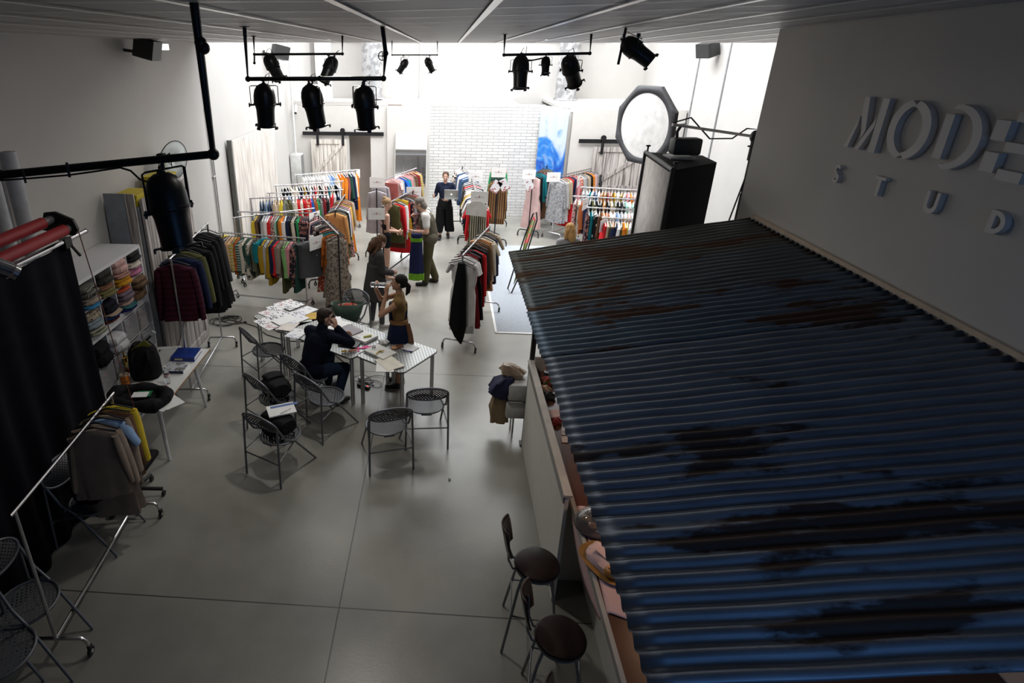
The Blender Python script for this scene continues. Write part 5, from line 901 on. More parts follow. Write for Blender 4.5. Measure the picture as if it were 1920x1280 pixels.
def cloth(t_, name, m_, parts, label=None, vox=.010, smi=2):
    mb = MB()
    for q in parts:
        if q[0] == 'c': mb.chain([V(p) for p in q[1]], q[2], 16)
        elif q[0] == 'l': mb.loft(q[1], 40)
        else: mb.ell(q[1], q[2])
    return P(name, mb, m_, t_, label=label, remesh=vox, smi=smi)
def torso(D, g, e, low='pel'):
    s = g; sd = (D['shR']-D['shL']).normalized(); o = []
    if low: o += [('c', [D['pel']-sd*.07*s, D['pel']+sd*.07*s], [.105*s+e]*2), ('c', [D['pel'], D['waist']], [.12*s+e, .115*s+e])]
    o += [('c', [D['waist'], D['chest']], [.115*s+e, .125*s+e]), ('c', [D['waist']+sd*.05*s, D['chest']+sd*.07*s], [.085*s+e, .10*s+e]), ('c', [D['waist']-sd*.05*s, D['chest']-sd*.07*s], [.085*s+e, .10*s+e]),
          ('c', [D['chest']-sd*.06*s, D['shL']+sd*.03*s], [.10*s+e, .06*s+e]), ('c', [D['chest']+sd*.06*s, D['shR']-sd*.03*s], [.10*s+e, .06*s+e]), ('c', [D['shL'], D['shR']], [.052*s+e]*2)]+[('c', [D['neck']-V((0, 0, .045*s)), D['sh'+q]], [.05*s+e, .05*s+e]) for q in 'LR']
    return o
def sleeves(D, g, e, f=1.0):
    o = []
    for q in 'LR':
        if f <= 1: o.append(('c', [D['sh'+q], D['sh'+q].lerp(D['el'+q], f)], [.053*g+e, .048*g+e]))
        else: k = D['el'+q].lerp(D['wr'+q], f-1); o.append(('c', [D['sh'+q], D['el'+q], k], [.053*g+e, .043*g+e, .033*g+e]))
    return o
def trousers(D, g, e, wide=0., f=1.94):
    o = [('c', [D['pel']-V((.07, 0, 0))*g, D['pel']+V((.07, 0, 0))*g], [.106*g+e]*2)]
    for q in 'LR':
        an = D['kn'+q].lerp(D['an'+q], f-1); o.append(('c', [D['hip'+q], D['kn'+q], an], [.09*g+e, .060*g+e+wide*.5, .045*g+e+wide]))
    return o
def hair(t_, H_, R, s, m_, parts, rough=.012):
    mb = MB()
    for q in parts:
        if q[0] == 'e': mb.ell(H_(*q[1]), [a*s for a in q[2]], R, 18)
        else: mb.chain([H_(*p) for p in q[1]], [a*s for a in q[2]], 12)
    o = P('hair', mb, m_, t_, remesh=.007, smi=2)
    for v_ in o.data.vertices:
        n_ = noise.noise(V((v_.co.x*90, v_.co.y*90, v_.co.z*14))); v_.co += v_.normal*n_*rough*.5
    return o
CAPH = ('e', (0, -.022, .045), (.086, .098, .088))
def hm(c): return mat(c, .62, spec=.2, var=.35, sc_=40, str_=(1, 1, .15))
# --- man in navy sitting on the chair, phone at his right ear
cx0 = SEAT[1]; fx, fy = .6, .8; rz = ang(fx, fy)
J = dict(pel=(0, .02, .53), waist=(0, .05, .66), chest=(.01, .15, .86), neck=(.02, .215, 1.02), head=(.035, .27, 1.17), shL=(-.18, .17, .96), shR=(.19, .20, .97), elR=(.27, .47, .82), wrR=(.155, .335, 1.05), elL=(-.26, .42, .80), wrL=(-.06, .60, .80),
    hipL=(-.09, .05, .51), hipR=(.09, .05, .51), knL=(-.14, .46, .50), knR=(.24, .38, .48), anL=(-.13, .40, .10), anR=(.26, .20, .10), toL=(-.14, .55, .04), toR=(.29, .34, .04))
t_, D, H_, R, s = person('man in a navy turtleneck sitting at the table with a phone at his ear', (cx0.x, cx0.y, 0), rz, 1.78, J, 'light', face=(.55, .8, -.12), wom=False, hands={'R': ((-.18, -.12, 1), (-.9, -.1, 0), 1)}, slim=1.06, curl=(.4, .8))
NV = mat((.006, .007, .018), .9, var=.1, bump=.2, bsc=60); g = 1.06*s
cloth(t_, 'sweater', NV, torso(D, g, .018)+sleeves(D, g, .014, 1.92)+[('c', [D['chest'], D['neck']+V((0, .01, .04))], [.09, .072])])
cloth(t_, 'jeans', mat((.012, .022, .045), .85), trousers(D, g, .01)); shoes(t_, D, s, BLACK)
hair(t_, H_, R, s, hm((.035, .025, .02)), [('e', (0, -.024, .048), (.085, .096, .085)), ('e', (0, -.05, .0), (.078, .066, .08)), ('e', (0, .03, .09), (.065, .05, .035))], .01)
ph = T('smartphone', 'black phone held to the ear of the man in navy', 'phone', t_.matrix_world@V((0, 0, 0)), rz); pw = D['wr'+'R']+V((-.045, -.0, .085)); P('phone_body', MB().box(pw, (.012, .075, .15), Euler((.25, -.1, 0)).to_matrix(), bev=.004), BLACK, ph); P('camera_lens', MB().box(pw+V((.008, .02, .05)), (.003, .02, .02)), mat((.1, .1, .1), .1), ph)
# --- woman drinking from a bottle
bz = G(748, 722, 0); rz = ang(-1, -.12)
J = dict(head=(0, .0, 1.63), shL=(-.17, 0, 1.40), shR=(.17, .0, 1.40), elL=(-.20, .24, 1.22), wrL=(-.06, .17, 1.50), elR=(.20, .28, 1.30), wrR=(.04, .33, 1.52), anL=(-.1, .0, .09), anR=(.1, -.02, .09), knL=(-.1, .02, .5), knR=(.1, .0, .5))
rz = ang(-.95, .0)
t_, D, H_, R, s = person('woman in a navy and brown wrap dress drinking from a clear bottle', (bz.x, bz.y, 0), rz, 1.66, J, 'tan', face=(0, 1, .12), hands={'L': ((.1, -.1, 1), (.4, -.3, 0), 1), 'R': ((-.25, .12, .9), (0, -1, .2), -1)}, slim=.88, curl=(1.0, 1.2))
g = .88*s; BRN = mat((.20, .12, .045), .85); NVD = mat((.010, .016, .042), .85, var=.1)
cloth(t_, 'bodice', BRN, torso(D, g, .014))
rg = [((0, 0, z*s), rx*s, ry*s, w_, ph_) for z, rx, ry, w_, ph_ in ((.45, .22, .20, .07, 0), (.62, .21, .185, .06, .5), (.8, .20, .17, .04, 1), (.95, .175, .145, .02, 1.5), (1.06, .142, .12, .0, 2))]
P('skirt', MB().loft(rg, 48), NVD, t_, label='navy skirt'); P('front_panel', MB().loft([((.0, .012, z*s), a*s, b*s) for z, a, b in ((1.06, .10, .128), (1.2, .10, .135), (1.33, .085, .13))], 30), NVD, t_, label='navy front panel')
P('belt', MB().loft([((0, 0, 1.05*s), .152*s, .132*s), ((0, 0, 1.10*s), .148*s, .128*s)], 30), mat((.22, .10, .03), .7), t_); P('sash', MB().tube([(-.10*s, -.13*s, 1.06*s), (-.13*s, -.17*s, .9*s), (-.15*s, -.19*s, .7*s), (-.16*s, -.21*s, .42*s)], [.03, .035, .045, .05], 10, flat=.35), mat((.16, .07, .03), .7), t_, label='hanging brown sash')
P('bracelet', MB().tube([D['wrL']-V((0, 0, .03))+V((.033*math.cos(a), .033*math.sin(a), 0)) for a in [i*PI/6 for i in range(12)]], .003, 6, True), BLACK, t_)
shoes(t_, D, s, BLACK, mat((.4, .38, .35), .6))
hair(t_, H_, R, s, hm((.012, .009, .008)), [CAPH, ('e', (0, -.05, .01), (.078, .062, .075)), ('c', [(0, -.10, .01), (0, -.135, -.03), (0, -.14, -.10), (0, -.12, -.16)], [.026, .036, .034, .012])])
P('hair_tie', MB().ell(H_(0, -.108, .005), (.022, .022, .022)), BLACK, t_)
mp_ = H_(0, .10, -.05); R_b = V((-.0, -1, .15)).to_track_quat('Z', 'Y')
wb_ = T('water_bottle', 'clear bottle raised to the mouth of the woman in the wrap dress', 'bottle', Matrix.Translation((bz.x, bz.y, 0))@Matrix.Rotation(rz, 4, 'Z')@mp_)
M_ = Matrix.Rotation(rz, 4, 'Z')@V((0, 1, .02)).to_track_quat('-Z', 'Y').to_matrix().to_4x4(); wb_.rotation_euler = M_.to_euler()
P('bottle_body', MB().lathe([(.012, -.005), (.013, -.02), (.033, -.07), (.036, -.10), (.033, -.15), (.036, -.2), (.034, -.27), (.02, -.28)], 20), mat((.85, .9, .95), .06, trans=.85, var=0), wb_); P('neck_ring', MB().tube([(.014*math.cos(a*PI/6), .014*math.sin(a*PI/6), -.012) for a in range(12)], .003, 6, True), PAPER, wb_)
# --- woman in the long grey coat, back to the camera, head bowed
cz = G(706, 612, 0); rz = ang(.85, .45)
J = dict(chest=(0, .02, 1.29), neck=(0, .05, 1.45), head=(0, .10, 1.58), shL=(-.17, .02, 1.39), shR=(.17, .02, 1.39), elL=(-.2, .05, 1.12), wrL=(-.10, .26, 1.02), elR=(.21, .04, 1.12), wrR=(.12, .27, 1.04), anL=(-.10, -.05, .09), anR=(.12, .06, .09), toL=(-.12, .12, .03), toR=(.14, .23, .03), knR=(.11, .06, .5), knL=(-.1, .0, .5))
t_, D, H_, R, s = person('woman in a long dark grey coat looking down, behind the bottle woman', (cz.x, cz.y, 0), rz, 1.66, J, 'light', face=(.0, .85, -.75), slim=.9); g = .9*s
CG = mat((.05, .048, .048), .9, var=.1)
cloth(t_, 'coat', CG, torso(D, g, .026)+sleeves(D, g, .022, 1.9)+[('l', [((0, 0, z*s), a*s, b*s, w_) for z, a, b, w_ in ((.56, .25, .21, .05), (.8, .225, .185, .04), (1.02, .19, .15, .02), (1.2, .17, .13, 0))])])
cloth(t_, 'trousers', mat((.09, .09, .10), .85), trousers(D, g, .008)); shoes(t_, D, s, mat((.42, .40, .38), .7), mat((.7, .7, .7), .6))
hair(t_, H_, R, s, hm((.085, .042, .022)), [CAPH, ('e', (0, -.05, -.01), (.088, .07, .09)), ('c', [(.05, -.04, .0), (.075, .0, -.10), (.08, .0, -.20), (.07, .0, -.27)], [.045, .042, .035, .015]), ('c', [(-.05, -.04, .0), (-.075, .0, -.10), (-.08, -.01, -.20), (-.07, -.0, -.27)], [.045, .042, .035, .015]), ('c', [(0, -.07, 0), (0, -.09, -.12), (0, -.08, -.22)], [.07, .075, .05])])
# --- woman in black sports top
sz = G(724, 522, 0); rz = ang(.95, .32)
J = dict(head=(0, .03, 1.62), elR=(.21, .0, 1.12), wrR=(.10, .25, 1.05), elL=(-.20, .02, 1.13), wrL=(-.08, .25, 1.02))
t_, D, H_, R, s = person('woman in a black sports top and black shorts with a hair bun', (sz.x, sz.y, 0), rz, 1.70, J, 'light', face=(.15, 1, -.35), slim=.84, curl=(.6, .9)); g = .84*s
BK = mat((.012, .012, .014), .8)
cloth(t_, 'sports_top', BK, [('c', [D['chest']+V((-.06, 0, -.11)), D['chest']+V((.06, 0, -.11))], [.108*g+.008]*2), ('c', [D['chest']+V((-.05, .02, -.04)), D['chest']+V((.05, .02, -.04))], [.106*g]*2), ('c', [D['chest']+V((-.07, .06, 0)), D['shL']+V((.07, .045, .02))], [.045, .028]), ('c', [D['chest']+V((.07, .06, 0)), D['shR']+V((-.07, .045, .02))], [.045, .028])])
for k in (-1, 1): P('shoulder_strap', MB().tube([D['chest']+V((k*.045, -.105*g-.012, -.02)), D['chest']+V((k*.08, -.10*g-.008, .07)), D['sh'+('R' if k > 0 else 'L')]+V((-k*.06, -.03, .045)), D['sh'+('R' if k > 0 else 'L')]+V((-k*.065, .03, .04))], .0075, 6), BK, t_)
cloth(t_, 'shorts', BK, [('c', [D['pel']-V((.07, 0, 0)), D['pel']+V((.07, 0, 0))], [.108*g+.012]*2)]+[('c', [D['hip'+q], D['hip'+q].lerp(D['kn'+q], .36)], [.09*g+.014, .078*g+.012]) for q in 'LR'])
hair(t_, H_, R, s, hm((.30, .19, .10)), [CAPH, ('e', (0, -.045, .02), (.078, .066, .075)), ('e', (0, -.085, .10), (.045, .045, .042))])
# --- man in the vest
mz = G(803, 532, 0); rz = ang(-.97, .05)
J = dict(pel=(0, -.02, .96), chest=(0, .06, 1.29), neck=(0, .12, 1.46), head=(0, .20, 1.60), shL=(-.19, .06, 1.41), shR=(.19, .06, 1.41), elL=(-.26, .03, 1.13), wrL=(-.12, .30, 1.10), elR=(.22, .10, 1.14), wrR=(.07, .28, 1.33), anL=(-.10, .05, .09), anR=(.11, -.14, .09), toL=(-.13, .22, .03), toR=(.14, .03, .03))
t_, D, H_, R, s = person('grey-haired man in an olive vest and white tee holding a dress', (mz.x, mz.y, 0), rz, 1.80, J, 'light', face=(.0, 1, -.45), wom=False, slim=1.12, curl=(1.0, 1.2)); g = 1.12*s
cloth(t_, 'tee_shirt', mat((.60, .58, .55), .85), torso(D, g, .010)+sleeves(D, g, .016, .62)); OL = mat((.095, .085, .06), .8, bump=.3, bsc=25)
cloth(t_, 'vest', OL, [q for q in torso(D, g, .028)[:5]]+[('c', [D['chest']-V((.06, 0, 0)), D['shL']+V((.07, 0, -.0))], [.10*g+.024, .062*g+.01]), ('c', [D['chest']+V((.06, 0, 0)), D['shR']-V((.07, 0, 0))], [.10*g+.024, .062*g+.01])])
cloth(t_, 'trousers', mat((.07, .062, .03), .85), trousers(D, g, .014, .01)); shoes(t_, D, s, BLACK)
P('scarf', MB().tube([D['neck']+V((.05, .06, -.02)), D['neck']+V((.0, .12, -.08)), D['chest']+V((.0, .20, .04)), D['chest']+V((.02, .20, -.12))], [.04, .045, .04, .03], 10), mat((.14, .04, .05), .8, pat='blotch', col2=(.35, .28, .28), sc_=20), t_)
hair(t_, H_, R, s, hm((.16, .14, .12)), [CAPH, ('e', (0, -.06, -.03), (.085, .062, .085)), ('e', (0, -.075, -.08), (.07, .05, .05)), ('e', (0, .055, -.085), (.045, .04, .04))])
P('glasses', MB().tube([H_(-.08, .0, .012), H_(-.05, .09, .012), H_(0, .11, .012), H_(.05, .09, .012), H_(.08, .0, .012)], .0025, 6), BLACK, t_); P('wristwatch', MB().ell(D['wrL']-(D['wrL']-D['elL']).normalized()*.03, (.036, .036, .03)), mat((.3, .3, .32), .3, .8), t_)
# --- woman with the laptop
lz = G(832, 446, 0); rz = ang(-.05, -1)
J = dict(head=(0, .03, 1.62), elL=(-.25, -.04, 1.14), wrL=(-.28, .18, 1.16), elR=(.25, -.01, 1.13), wrR=(.08, .24, 1.07), anL=(-.10, .10, .09), anR=(.10, -.12, .09), toR=(.12, .03, .03), toL=(-.11, .25, .03), knL=(-.1, .08, .5))
J = {('' .join([k[:-1], {'L': 'R', 'R': 'L'}[k[-1]]]) if k[-1] in 'LR' else k): ((-v[0],)+tuple(v[1:]) if k[-1] in 'LR' else v) for k, v in J.items()}
t_, D, H_, R, s = person('woman in a navy top and wide black trousers carrying an open laptop', (lz.x, lz.y, 0), rz, 1.68, J, 'light', face=(0, 1, -.12), hands={'L': ((.9, .5, 0), (0, .0, 1), 1)}, slim=.95); g = .95*s
cloth(t_, 'top', mat((.012, .016, .035), .85), torso(D, g, .012)+sleeves(D, g, .012, 1.85))
P('trousers', MB().loft([((0, 0, 1.07*s), .15*s, .125*s), ((0, 0, .95*s), .185*s, .145*s), ((0, .0, .8*s), .20*s, .15*s, .02)], 40).loft([((-.11*s, .03, .84*s), .105*s, .14*s, .03), ((-.12*s, .0, .45*s), .125*s, .14*s, .06, 1), ((-.15*s, -.04, .20*s), .125*s, .14*s, .08, 2)], 36).loft([((.11*s, .03, .84*s), .105*s, .14*s, .03), ((.10*s, .06, .45*s), .125*s, .14*s, .06, 1), ((.15*s, .09, .20*s), .125*s, .14*s, .08, 2)], 36), mat((.008, .008, .009), .8), t_)
shoes(t_, D, s, mat((.02, .015, .015), .5)); hair(t_, H_, R, s, hm((.06, .03, .02)), [CAPH, ('e', (0, -.05, .0), (.08, .062, .075))])
P('belt', MB().loft([((0, 0, 1.06*s), .153*s, .128*s), ((0, 0, 1.095*s), .15*s, .125*s)], 30), BLACK, t_)
lp = T('laptop', 'open silver laptop held by the woman in the navy top', 'laptop', Y(846, 372, 14.2), Euler((0, 0, rz)))
P('screen_lid', MB().box((0, 0, .10), (.34, .010, .24), Euler((-.25, .0, 0)).to_matrix(), bev=.003), mat((.45, .46, .45), .35, .6), lp); P('keyboard_base', MB().box((0, -.11, -.02), (.34, .24, .014), Euler((.05, 0, 0)).to_matrix(), bev=.003), mat((.45, .46, .45), .35, .6), lp)
P('lid_emblem', MB().ell((.0, .0075, .10), (.020, .004, .022), Euler((-.25, 0, 0)).to_matrix()).ell((.006, .0085, .13), (.006, .003, .008), Euler((-.25, 0, 0)).to_matrix()), mat((.9, .9, .95), .4, emit=1.0), lp)
# --- blonde woman behind the canopy
wz = Y(1066, 452, 10.2); t_, D, H_, R, s = person('blonde woman behind the canopy, only the top of her head showing', (wz.x, wz.y, 0), ang(-.2, 1), 1.62, {}, 'light', face=(-.2, 1, -.2), slim=.9); g = .9*s
cloth(t_, 'sweater', mat((.3, .3, .32), .8), torso(D, g, .012)+sleeves(D, g, .012, 1.85)); cloth(t_, 'trousers', mat((.03, .03, .05), .8), trousers(D, g, .01)); shoes(t_, D, s, BLACK)
hair(t_, H_, R, s, hm((.42, .24, .09)), [CAPH, ('e', (0, -.05, -.01), (.092, .07, .095)), ('c', [(.06, -.03, 0), (.08, -.01, -.14)], [.045, .04]), ('c', [(-.06, -.03, 0), (-.08, -.01, -.14)], [.045, .04]), ('c', [(0, -.07, 0), (0, -.08, -.16)], [.07, .07])])
# ------------------------------------------------------------------ paper and small things on the tables
TT = .742
PR = mat((.80, .79, .79), .6, pat='print', col2=(.10, .09, .12), sc_=9, var=.02); PR2 = mat((.80, .79, .79), .6, pat='print', col2=(.35, .10, .10), sc_=11, var=.02); PR3 = mat((.79, .79, .80), .6, pat='print', col2=(.40, .40, .52), sc_=7, var=.02)
a1_ = math.atan2(-.69, .72); a2_ = math.atan2(-.56, .83)
for i, (px, py, m_, lab, dr) in enumerate(((500, 601, PR, 'picture sheet at the left corner of the far left table', 0), (513, 609, PR2, 'picture sheet second along the near edge of the far left table', .05), (508, 585, PR2, 'picture sheet in the middle of the far left table', .1), (523, 591, PR, 'picture sheet right of the middle on the far left table', .08),
    (522, 577, PR, 'picture sheet near the back of the far left table', -.1), (536, 570, PR2, 'picture sheet with red pictures at the back of the far left table', .0), (549, 574, PR, 'picture sheet at the back right of the far left table', .15), (573, 584, PR3, 'picture sheet with two violet blocks at the right corner of the far left table', .2),
    (541, 594, PR, 'folded picture sheet lying over the seam between the two left tables', -.1), (556, 600, PR3, 'picture sheet just left of the man', .1), (533, 602, PAPER, 'cream sheet at the seam of the two left tables', .05))):
    sheet(G(px, py, TT), a1_+dr, .23, .31, lab, m_, 'picture sheets on the far left table', z=.001+.0018*i)
for i, (px, py, w_, h, rz, m_, lab, th) in enumerate(((532, 606, .13, .20, .6, mat((.50, .52, .50), .3), 'small pale tablet at the seam of the tables', .008), (541, 613, .22, .29, .4, mat((.66, .60, .54), .3), 'cream notebook left of the seated man', .012), (556, 626, .22, .29, .3, PR3, 'printed sheet at the near edge left of the seated man', .002),
    (571, 597, .20, .26, .9, mat((.55, .60, .55), .6), 'pale green sheet by the left arm of the man', .003), (583, 593, .17, .24, .7, mat((.50, .30, .02), .6), 'mustard yellow folder beyond the man', .006), (637, 612, .24, .32, .2, PAPER, 'open white document beyond the phone hand', .01), (628, 601, .20, .26, .9, PR, 'small printed sheet near the green tote', .002),
    (648, 619, .22, .28, -.3, mat((.22, .22, .24), .6), 'grey folder beside the tote bag', .01), (656, 625, .30, .24, -.1, mat((.26, .23, .25), .55), 'mauve grey folder stack right of the man', .05), (636, 634, .2, .28, .4, PAPER, 'white sheet in front of the mauve folders', .003),
    (680, 633, .34, .26, -.05, mat((.74, .74, .72), .6, pat='print', col2=(.5, .5, .5), sc_=4), 'thick white document pile with a yellow highlighter', .035), (655, 646, .27, .17, .35, mat((.035, .035, .037), .5), 'dark grey notebook beside the pink notes', .012),
    (713, 662, .36, .25, -.1, mat((.68, .67, .63), .6, pat='print', col2=(.5, .5, .48), sc_=3), 'white document pile with a gold clip on the right table', .03), (730, 682, .34, .24, -.35, mat((.72, .68, .58), .6), 'cream papers overhanging the near edge of the right table', .012), (722, 688, .28, .22, -.9, PAPER, 'lower white sheet hanging over the near corner of the right table', .004),
    (768, 652, .2, .17, .0, mat((.62, .61, .60), .6), 'pale grey card at the far right of the right table', .004))):
    sheet(G(px, py, TT), a2_+rz, w_, h, lab, m_, None, z=.001+(.004*(i % 3)), th=th, n='folder' if 'folder' in lab else 'notebook' if 'notebook' in lab else 'tablet' if 'tablet' in lab else 'document', cat='folder' if 'folder' in lab else 'notebook' if 'notebook' in lab else 'paper')
PK = mat((.75, .02, .22), .6)
for px, py, w_, h, rz, lab in ((686, 651, .07, .07, .3, 'square pink sticky notes near the notebook'), (676, 653, .14, .03, .1, 'pink strip note left of the square notes'), (693, 650, .06, .02, .7, 'small pink tab right of the square notes'), (672, 657, .02, .07, .2, 'short pink tab by the table edge'), (670, 642, .06, .02, -.4, 'pink index tab under the document pile')):
    sheet(G(px, py, TT), rz, w_, h, lab, PK, None, z=.004, th=.003, n='sticky_note', cat='sticky note')
def pen(px, py, rz, c, lab, L_=.13, r=.006, z=TT, n='pen'):
    t_ = T(n, lab, n.replace('_', ' '), G(px, py, z)+V((0, 0, r+.004)), rz); P('barrel', MB().tube([(-L_/2, 0, 0), (L_/2, 0, 0)], r, 8), mat(c, .4), t_); P('cap', MB().tube([(L_/2*.4, 0, 0), (L_/2*1.02, 0, 0)], r*1.15, 8), mat(c, .4), t_)
pen(661, 659, .1, (.75, .32, .20), 'peach highlighter near the corner of the middle table', .11, .014, n='highlighter'); pen(645, 660, .5, (.65, .40, .04), 'orange yellow highlighter left of the peach one', .07, .012, n='highlighter'); pen(689, 632, .5, (.55, .55, .10), 'yellow highlighter on the document pile', .11, .012, TT+.038, 'highlighter'); pen(764, 659, -.25, (.02, .02, .25), 'dark blue pen at the right of the right table'); pen(639, 639, 1.2, (.7, .2, .18), 'thin red pen in front of the folders', .10, .004)
t_ = T('binder_clip', 'gold twisted clip on the right table documents', 'clip', G(712, 661, TT+.032)); P('clip', MB().tube([(-.04, -.05, .01), (-.01, 0, .012), (.02, .02, .02), (.05, .04, .012), (.03, .0, .01), (-.02, .03, .012)], .007, 8), mat((.7, .5, .12), .25, 1), t_); P('pin', MB().tube([(-.04, -.05, .01), (-.05, -.08, .004)], .004), mat((.7, .5, .12), .25, 1), t_)
t_ = T('wallet', 'brown and tan wallet open on the right table', 'wallet', G(745, 651, TT), .4); P('flap', MB().box((.03, 0, .012), (.10, .09, .014), bev=.004), mat((.13, .05, .03), .5), t_); P('inner', MB().box((-.045, -.01, .010), (.08, .08, .01), bev=.003), mat((.5, .25, .12), .5), t_, label='tan inner flap')
t_ = T('sunglasses_case', 'small black case beyond the wallet', 'case', G(742, 641, TT), .5); P('case', MB().box((0, 0, .015), (.12, .05, .03), bev=.01), BLACK, t_); P('lid', MB().box((0, 0, .032), (.118, .048, .008), bev=.003), mat((.03, .03, .03), .3), t_)
t_ = T('drinking_glass', 'clear glass at the far corner of the right table', 'glass', G(726, 638, TT)); P('glass', MB().lathe([(.028, 0), (.033, .10), (.031, .10), (.026, .004)], 18, cap=False), GLASS, t_); P('glass_base', MB().lathe([(.001, 0), (.028, 0), (.028, .008), (.001, .008)], 18), GLASS, t_)
t_ = T('tea_glass', 'small amber glass near the left edge of the right table', 'glass', G(701, 656, TT)); P('glass', MB().lathe([(.022, 0), (.025, .06)], 16, cap=False), GLASS, t_, solid=.002); P('drink', MB().lathe([(.001, .003), (.02, .003), (.021, .02), (.001, .02)], 16), mat((.5, .22, .05), .3), t_)
t_ = T('crumpled_tissue', 'crumpled white tissue between the middle and right tables', 'tissue', G(720, 644, TT)); P('tissue', MB().loft([((0, 0, .002), .05, .04, .3), ((0, 0, .03), .06, .05, .35, 1), ((0, 0, .055), .02, .02, .3, 2)]), PAPER, t_); P('fold', MB().ell((.03, .02, .03), (.03, .02, .02)), PAPER, t_)
t_ = T('earphone_cable', 'white cable loop at the far edge of the right table', 'cable', G(752, 640, TT+.02)); P('cord', MB().tube([(-.04, 0, -.01), (-.04, 0, .06), (-.02, 0, .085), (.01, 0, .07), (.03, .01, .02), (.05, .02, -.01)], .004, 6), PAPER, t_); P('plug', MB().tube([(.05, .02, -.01), (.07, .02, -.01)], .006), PAPER, t_)
# cables and power supplies on the floor
def coil(name, label, c, n, r, seed, m_=BLACK, th=.005):
    q = random.Random(seed); pts = []; N_ = n*14
    for i in range(N_): a = i/14*2*PI; k = r*(.6+.5*math.sin(i*.21+seed)); pts.append((k*math.cos(a)+.10*math.sin(i*.13+seed), k*.8*math.sin(a)+.08*math.cos(i*.17), th+.004+.006*(1+math.sin(i*.9))))
    t_ = T(name, label, 'cable', c); P('cord', MB().tube(pts, th, 6), m_, t_); P('plug', MB().box((pts[-1][0], pts[-1][1], .015), (.05, .03, .025), bev=.004), m_, t_)
coil('floor_cable', 'tangled black cable under the right aluminium table', G(690, 718, 0), 6, .16, 1, th=.004); coil('floor_cable', 'coiled black cable on the floor left of the tables', G(428, 600, 0), 6, .24, 3, th=.007)
t_ = T('floor_cable', 'single black cable running from the coil to the tables', 'cable', G(430, 600, 0)); o_ = V(t_.location); P('cord', MB().tube([G(px, py, 0)-o_+V((0, 0, .008)) for px, py in ((430, 600), (462, 607), (480, 613), (500, 628), (520, 634), (545, 640), (600, 642), (650, 684))], .007, 6), BLACK, t_); P('plug', MB().box(G(650, 684, 0)-o_+V((0, 0, .015)), (.06, .04, .03)), BLACK, t_)
t_ = T('power_adapter', 'white power adapter among the cables under the table', 'adapter', G(678, 712, 0), .5); P('body', MB().box((0, 0, .025), (.08, .08, .05), bev=.01), PAPER, t_); P('prongs', MB().box((.05, 0, .03), (.02, .03, .01)), mat((.5, .5, .5), .3, 1), t_)
t_ = T('power_strip', 'black power strip with a red light under the table', 'power strip', G(682, 726, 0), -.5); P('body', MB().box((0, 0, .02), (.20, .06, .04), bev=.008), BLACK, t_); P('indicator', MB().box((.07, -.0, .042), (.02, .015, .006)), mat((1, .08, .04), .4, emit=2), t_)
t_ = T('paper_ball', 'tiny crumpled white paper ball on the open floor', 'paper ball', G(843, 899, 0)+V((0, 0, .012))); P('paper', MB().loft([((0, 0, -.011), .009, .009, .2), ((0, 0, 0), .014, .014, .3, 1), ((0, 0, .012), .006, .006, .2)]), PAPER, t_)
# ------------------------------------------------------------------ things on the bar
CT = 1.046
cl_ = G(1120, 1040, CT)
def fn(u, v):
    x = 1.075+.52*u; y = 2.80+.95*v-.10*u*(1-v)*2; z = CT+.003+.004*math.sin(u*9+v*7)
    if u < .12: x = 1.104-.012*(.12-u)/.12-.01*v*0; z = CT-(.12-u)*1.8*(.4+.6*math.sin(PI*min(1, max(0, v))))
    return V((x, y, z))
P('table_napkin', MB().grid(fn, 40, 50), mat((.60, .42, .42), .8, var=.03, bump=.2, bsc=12), cat='napkin', label='pale pink scalloped cloth spread on the bar top', solid=.003)
PT = mat((.06, .03, .02), .2)
t_ = T('cake_dome', 'clear glass plate cover with brown pastries on the pink cloth', 'cake dome', G(1120, 985, CT+.01)+V((-.02, 0, 0))); P('glass_cover', MB().lathe([(.15, 0), (.148, .03), (.12, .08), (.06, .11), (.001, .118)], 32, cap=False), GLASS, t_, solid=.002); P('plate', MB().lathe([(.001, 0), (.13, 0), (.155, .012), (.15, .014), (.001, .006)], 32), PT, t_)
for k, (x, y, c) in enumerate(((-.06, .03, (.30, .12, .03)), (-.02, -.04, (.25, .08, .03)), (.05, -.03, (.22, .07, .03)), (.04, .06, (.06, .03, .02)), (.0, .05, (.04, .02, .015)))):
    t_ = T('pastry', ('golden brown pastry at the left under the glass cover', 'brown pastry in front under the glass cover', 'reddish pastry at the right under the glass cover', 'dark pastry at the back under the glass cover', 'very dark pastry in the middle under the glass cover')[k], 'pastry', G(1120, 985, CT+.01)+V((-.02+x, y, .012))); P('pastry', MB().ell((0, 0, .02), (.042, .035, .022)), mat(c, .5, bump=.5, bsc=50), t_); P('glaze', MB().ell((0, 0, .032), (.03, .024, .013)), mat(c, .2), t_)
t_ = T('bread_tray', 'oval golden tray with bread under a folded cloth napkin', 'tray', G(1125, 1055, CT+.01)+V((.04, 0, 0)), .5); P('tray', MB().loft([((0, 0, 0), .12, .18, 0), ((0, 0, .012), .14, .20, 0)], 40), mat((.55, .30, .10), .3, .6), t_)
t_ = T('folded_napkin', 'folded pink napkin covering the golden bread tray', 'napkin', G(1125, 1050, CT+.02)+V((.04, .0, 0)), .5); P('napkin', MB().loft([((0, 0, .004), .11, .15, .04), ((0, 0, .03), .10, .14, .06, 1), ((0, 0, .05), .05, .09, .08, 2)], 40), mat((.62, .45, .44), .8), t_); P('fold', MB().box((.01, .0, .05), (.1, .14, .006), Euler((.1, .15, .2)).to_matrix()), mat((.62, .45, .44), .8), t_)
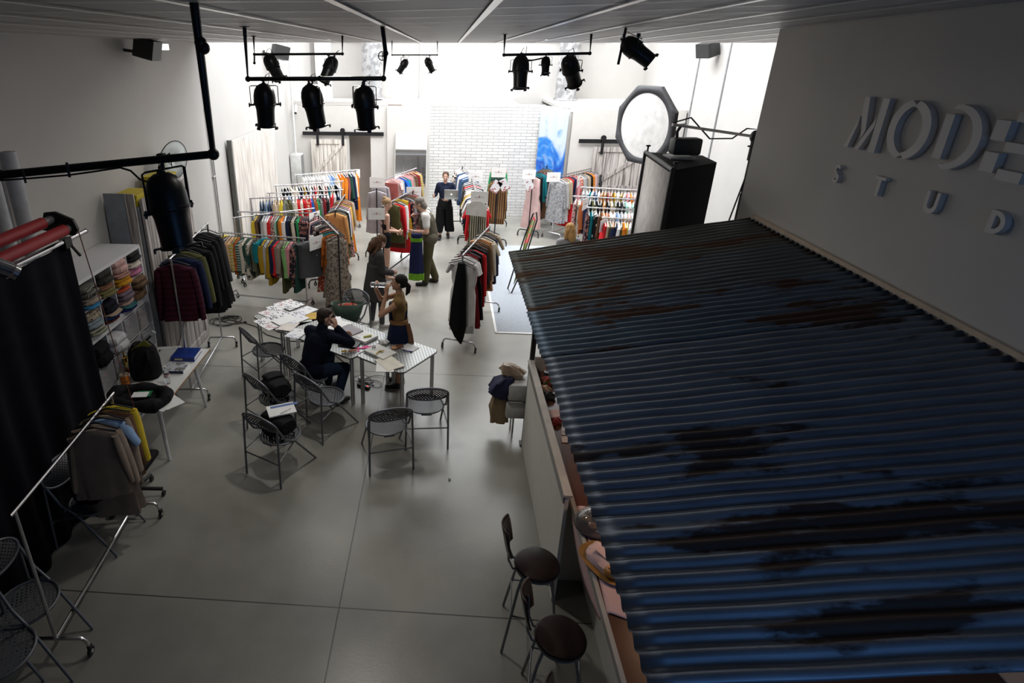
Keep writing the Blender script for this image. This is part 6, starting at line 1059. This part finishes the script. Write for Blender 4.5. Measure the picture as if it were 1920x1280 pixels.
t_ = T('bread_roll', 'golden bread roll at the near end of the tray', 'bread', G(1142, 1078, CT+.02)+V((.02, 0, 0))); P('crust', MB().ell((0, 0, .03), (.06, .05, .035)), mat((.45, .20, .04), .4), t_); P('score', MB().box((0, 0, .064), (.07, .006, .004)), mat((.3, .1, .02), .5), t_)
for px, py, w_, h, rz, c, lab, n_ in ((1044, 775, .16, .12, .2, (.55, .33, .28), 'pink card lying on the bar top', 'card'), (1044, 785, .14, .05, .0, (.5, .32, .27), 'small pink envelope below the pink card', 'envelope'), (1060, 805, .07, .20, -.2, (.55, .52, .48), 'narrow white printed card on the bar', 'card'), (1067, 825, .14, .10, -.1, (.55, .42, .34), 'beige leaflet with print on the bar', 'leaflet')):
    sheet(G(px, py, CT), rz, w_, h, lab, mat(c, .6, pat='print' if 'print' in lab else None, col2=(.2, .15, .12), sc_=12), None, z=.003, th=.003, n=n_, cat=n_)
for px, py, c, pt, lab, r in ((1030, 720, (.30, .02, .03), (.05, .12, .02), 'red and green patterned fabric bundle on the bar', .07), (1022, 733, (.5, .33, .22), (.4, .2, .12), 'beige knotted scarf beside the red bundle', .05), (1043, 793, (.25, .02, .02), (.1, .01, .01), 'dark red cord bundle below the pink envelope', .045), (1028, 747, (.012, .012, .012), (.02, .02, .02), 'black cable bundle on the bar top', .06)):
    t_ = T('fabric_bundle', lab, 'bundle', G(px, py, CT)); P('bundle', MB().loft([((0, 0, 0), r, r*.9, .15), ((0, 0, r*.6), r*1.1, r, .25, 1), ((0, 0, r*1.2), r*.5, r*.5, .2, 2)]), mat(c, .7, pat='blotch', col2=pt, sc_=14), t_); P('knot', MB().ell((.01, 0, r*1.15), (r*.35,)*3), mat(c, .7), t_)
t_ = T('cup_of_pens', 'dark cup holding pens at the far end of the bar', 'cup', G(1025, 712, CT)); P('cup', MB().lathe([(.03, 0), (.035, .10)], 16), mat((.02, .04, .05), .3), t_)
for k in range(3): P('pen', MB().tube([(.01*k-.01, 0, .05), (.02*k-.02, .01, .17)], .004), mat(((.6, .1, .1), (.1, .1, .12), (.4, .5, .05))[k], .4), t_)
t_ = T('card_reader', 'small device with a glowing blue light on the bar', 'device', G(1066, 806, CT)+V((.02, 0, 0))); P('body', MB().box((0, 0, .02), (.07, .12, .04), bev=.01), mat((.10, .02, .02), .4), t_); P('blue_light', MB().ell((0, .04, .043), (.010, .010, .006)), mat((.02, .05, 1), .4, emit=6), t_)
# black office chair peeking behind the foreground rack
t_ = T('office_chair', 'black wheeled office chair half hidden behind the foreground rack', 'chair', (-3.12, 4.75, 0)); P('seat', MB().box((0, 0, .45), (.44, .42, .07), bev=.03), BPK, t_); P('column', MB().tube([(0, 0, .42), (0, 0, .1)], .025), BLACK, t_)
for k in range(5):
    a = k*2*PI/5+.2; f_ = P('base_leg', MB().tube([(0, 0, .12), (.27*math.cos(a), .27*math.sin(a), .085)], .02), BLACK, t_); P('caster', MB().tube([(.27*math.cos(a)-.012, .27*math.sin(a), .03), (.27*math.cos(a)+.012, .27*math.sin(a), .03)], .03, 12), RUBBER, f_)
bpy.context.view_layer.update()
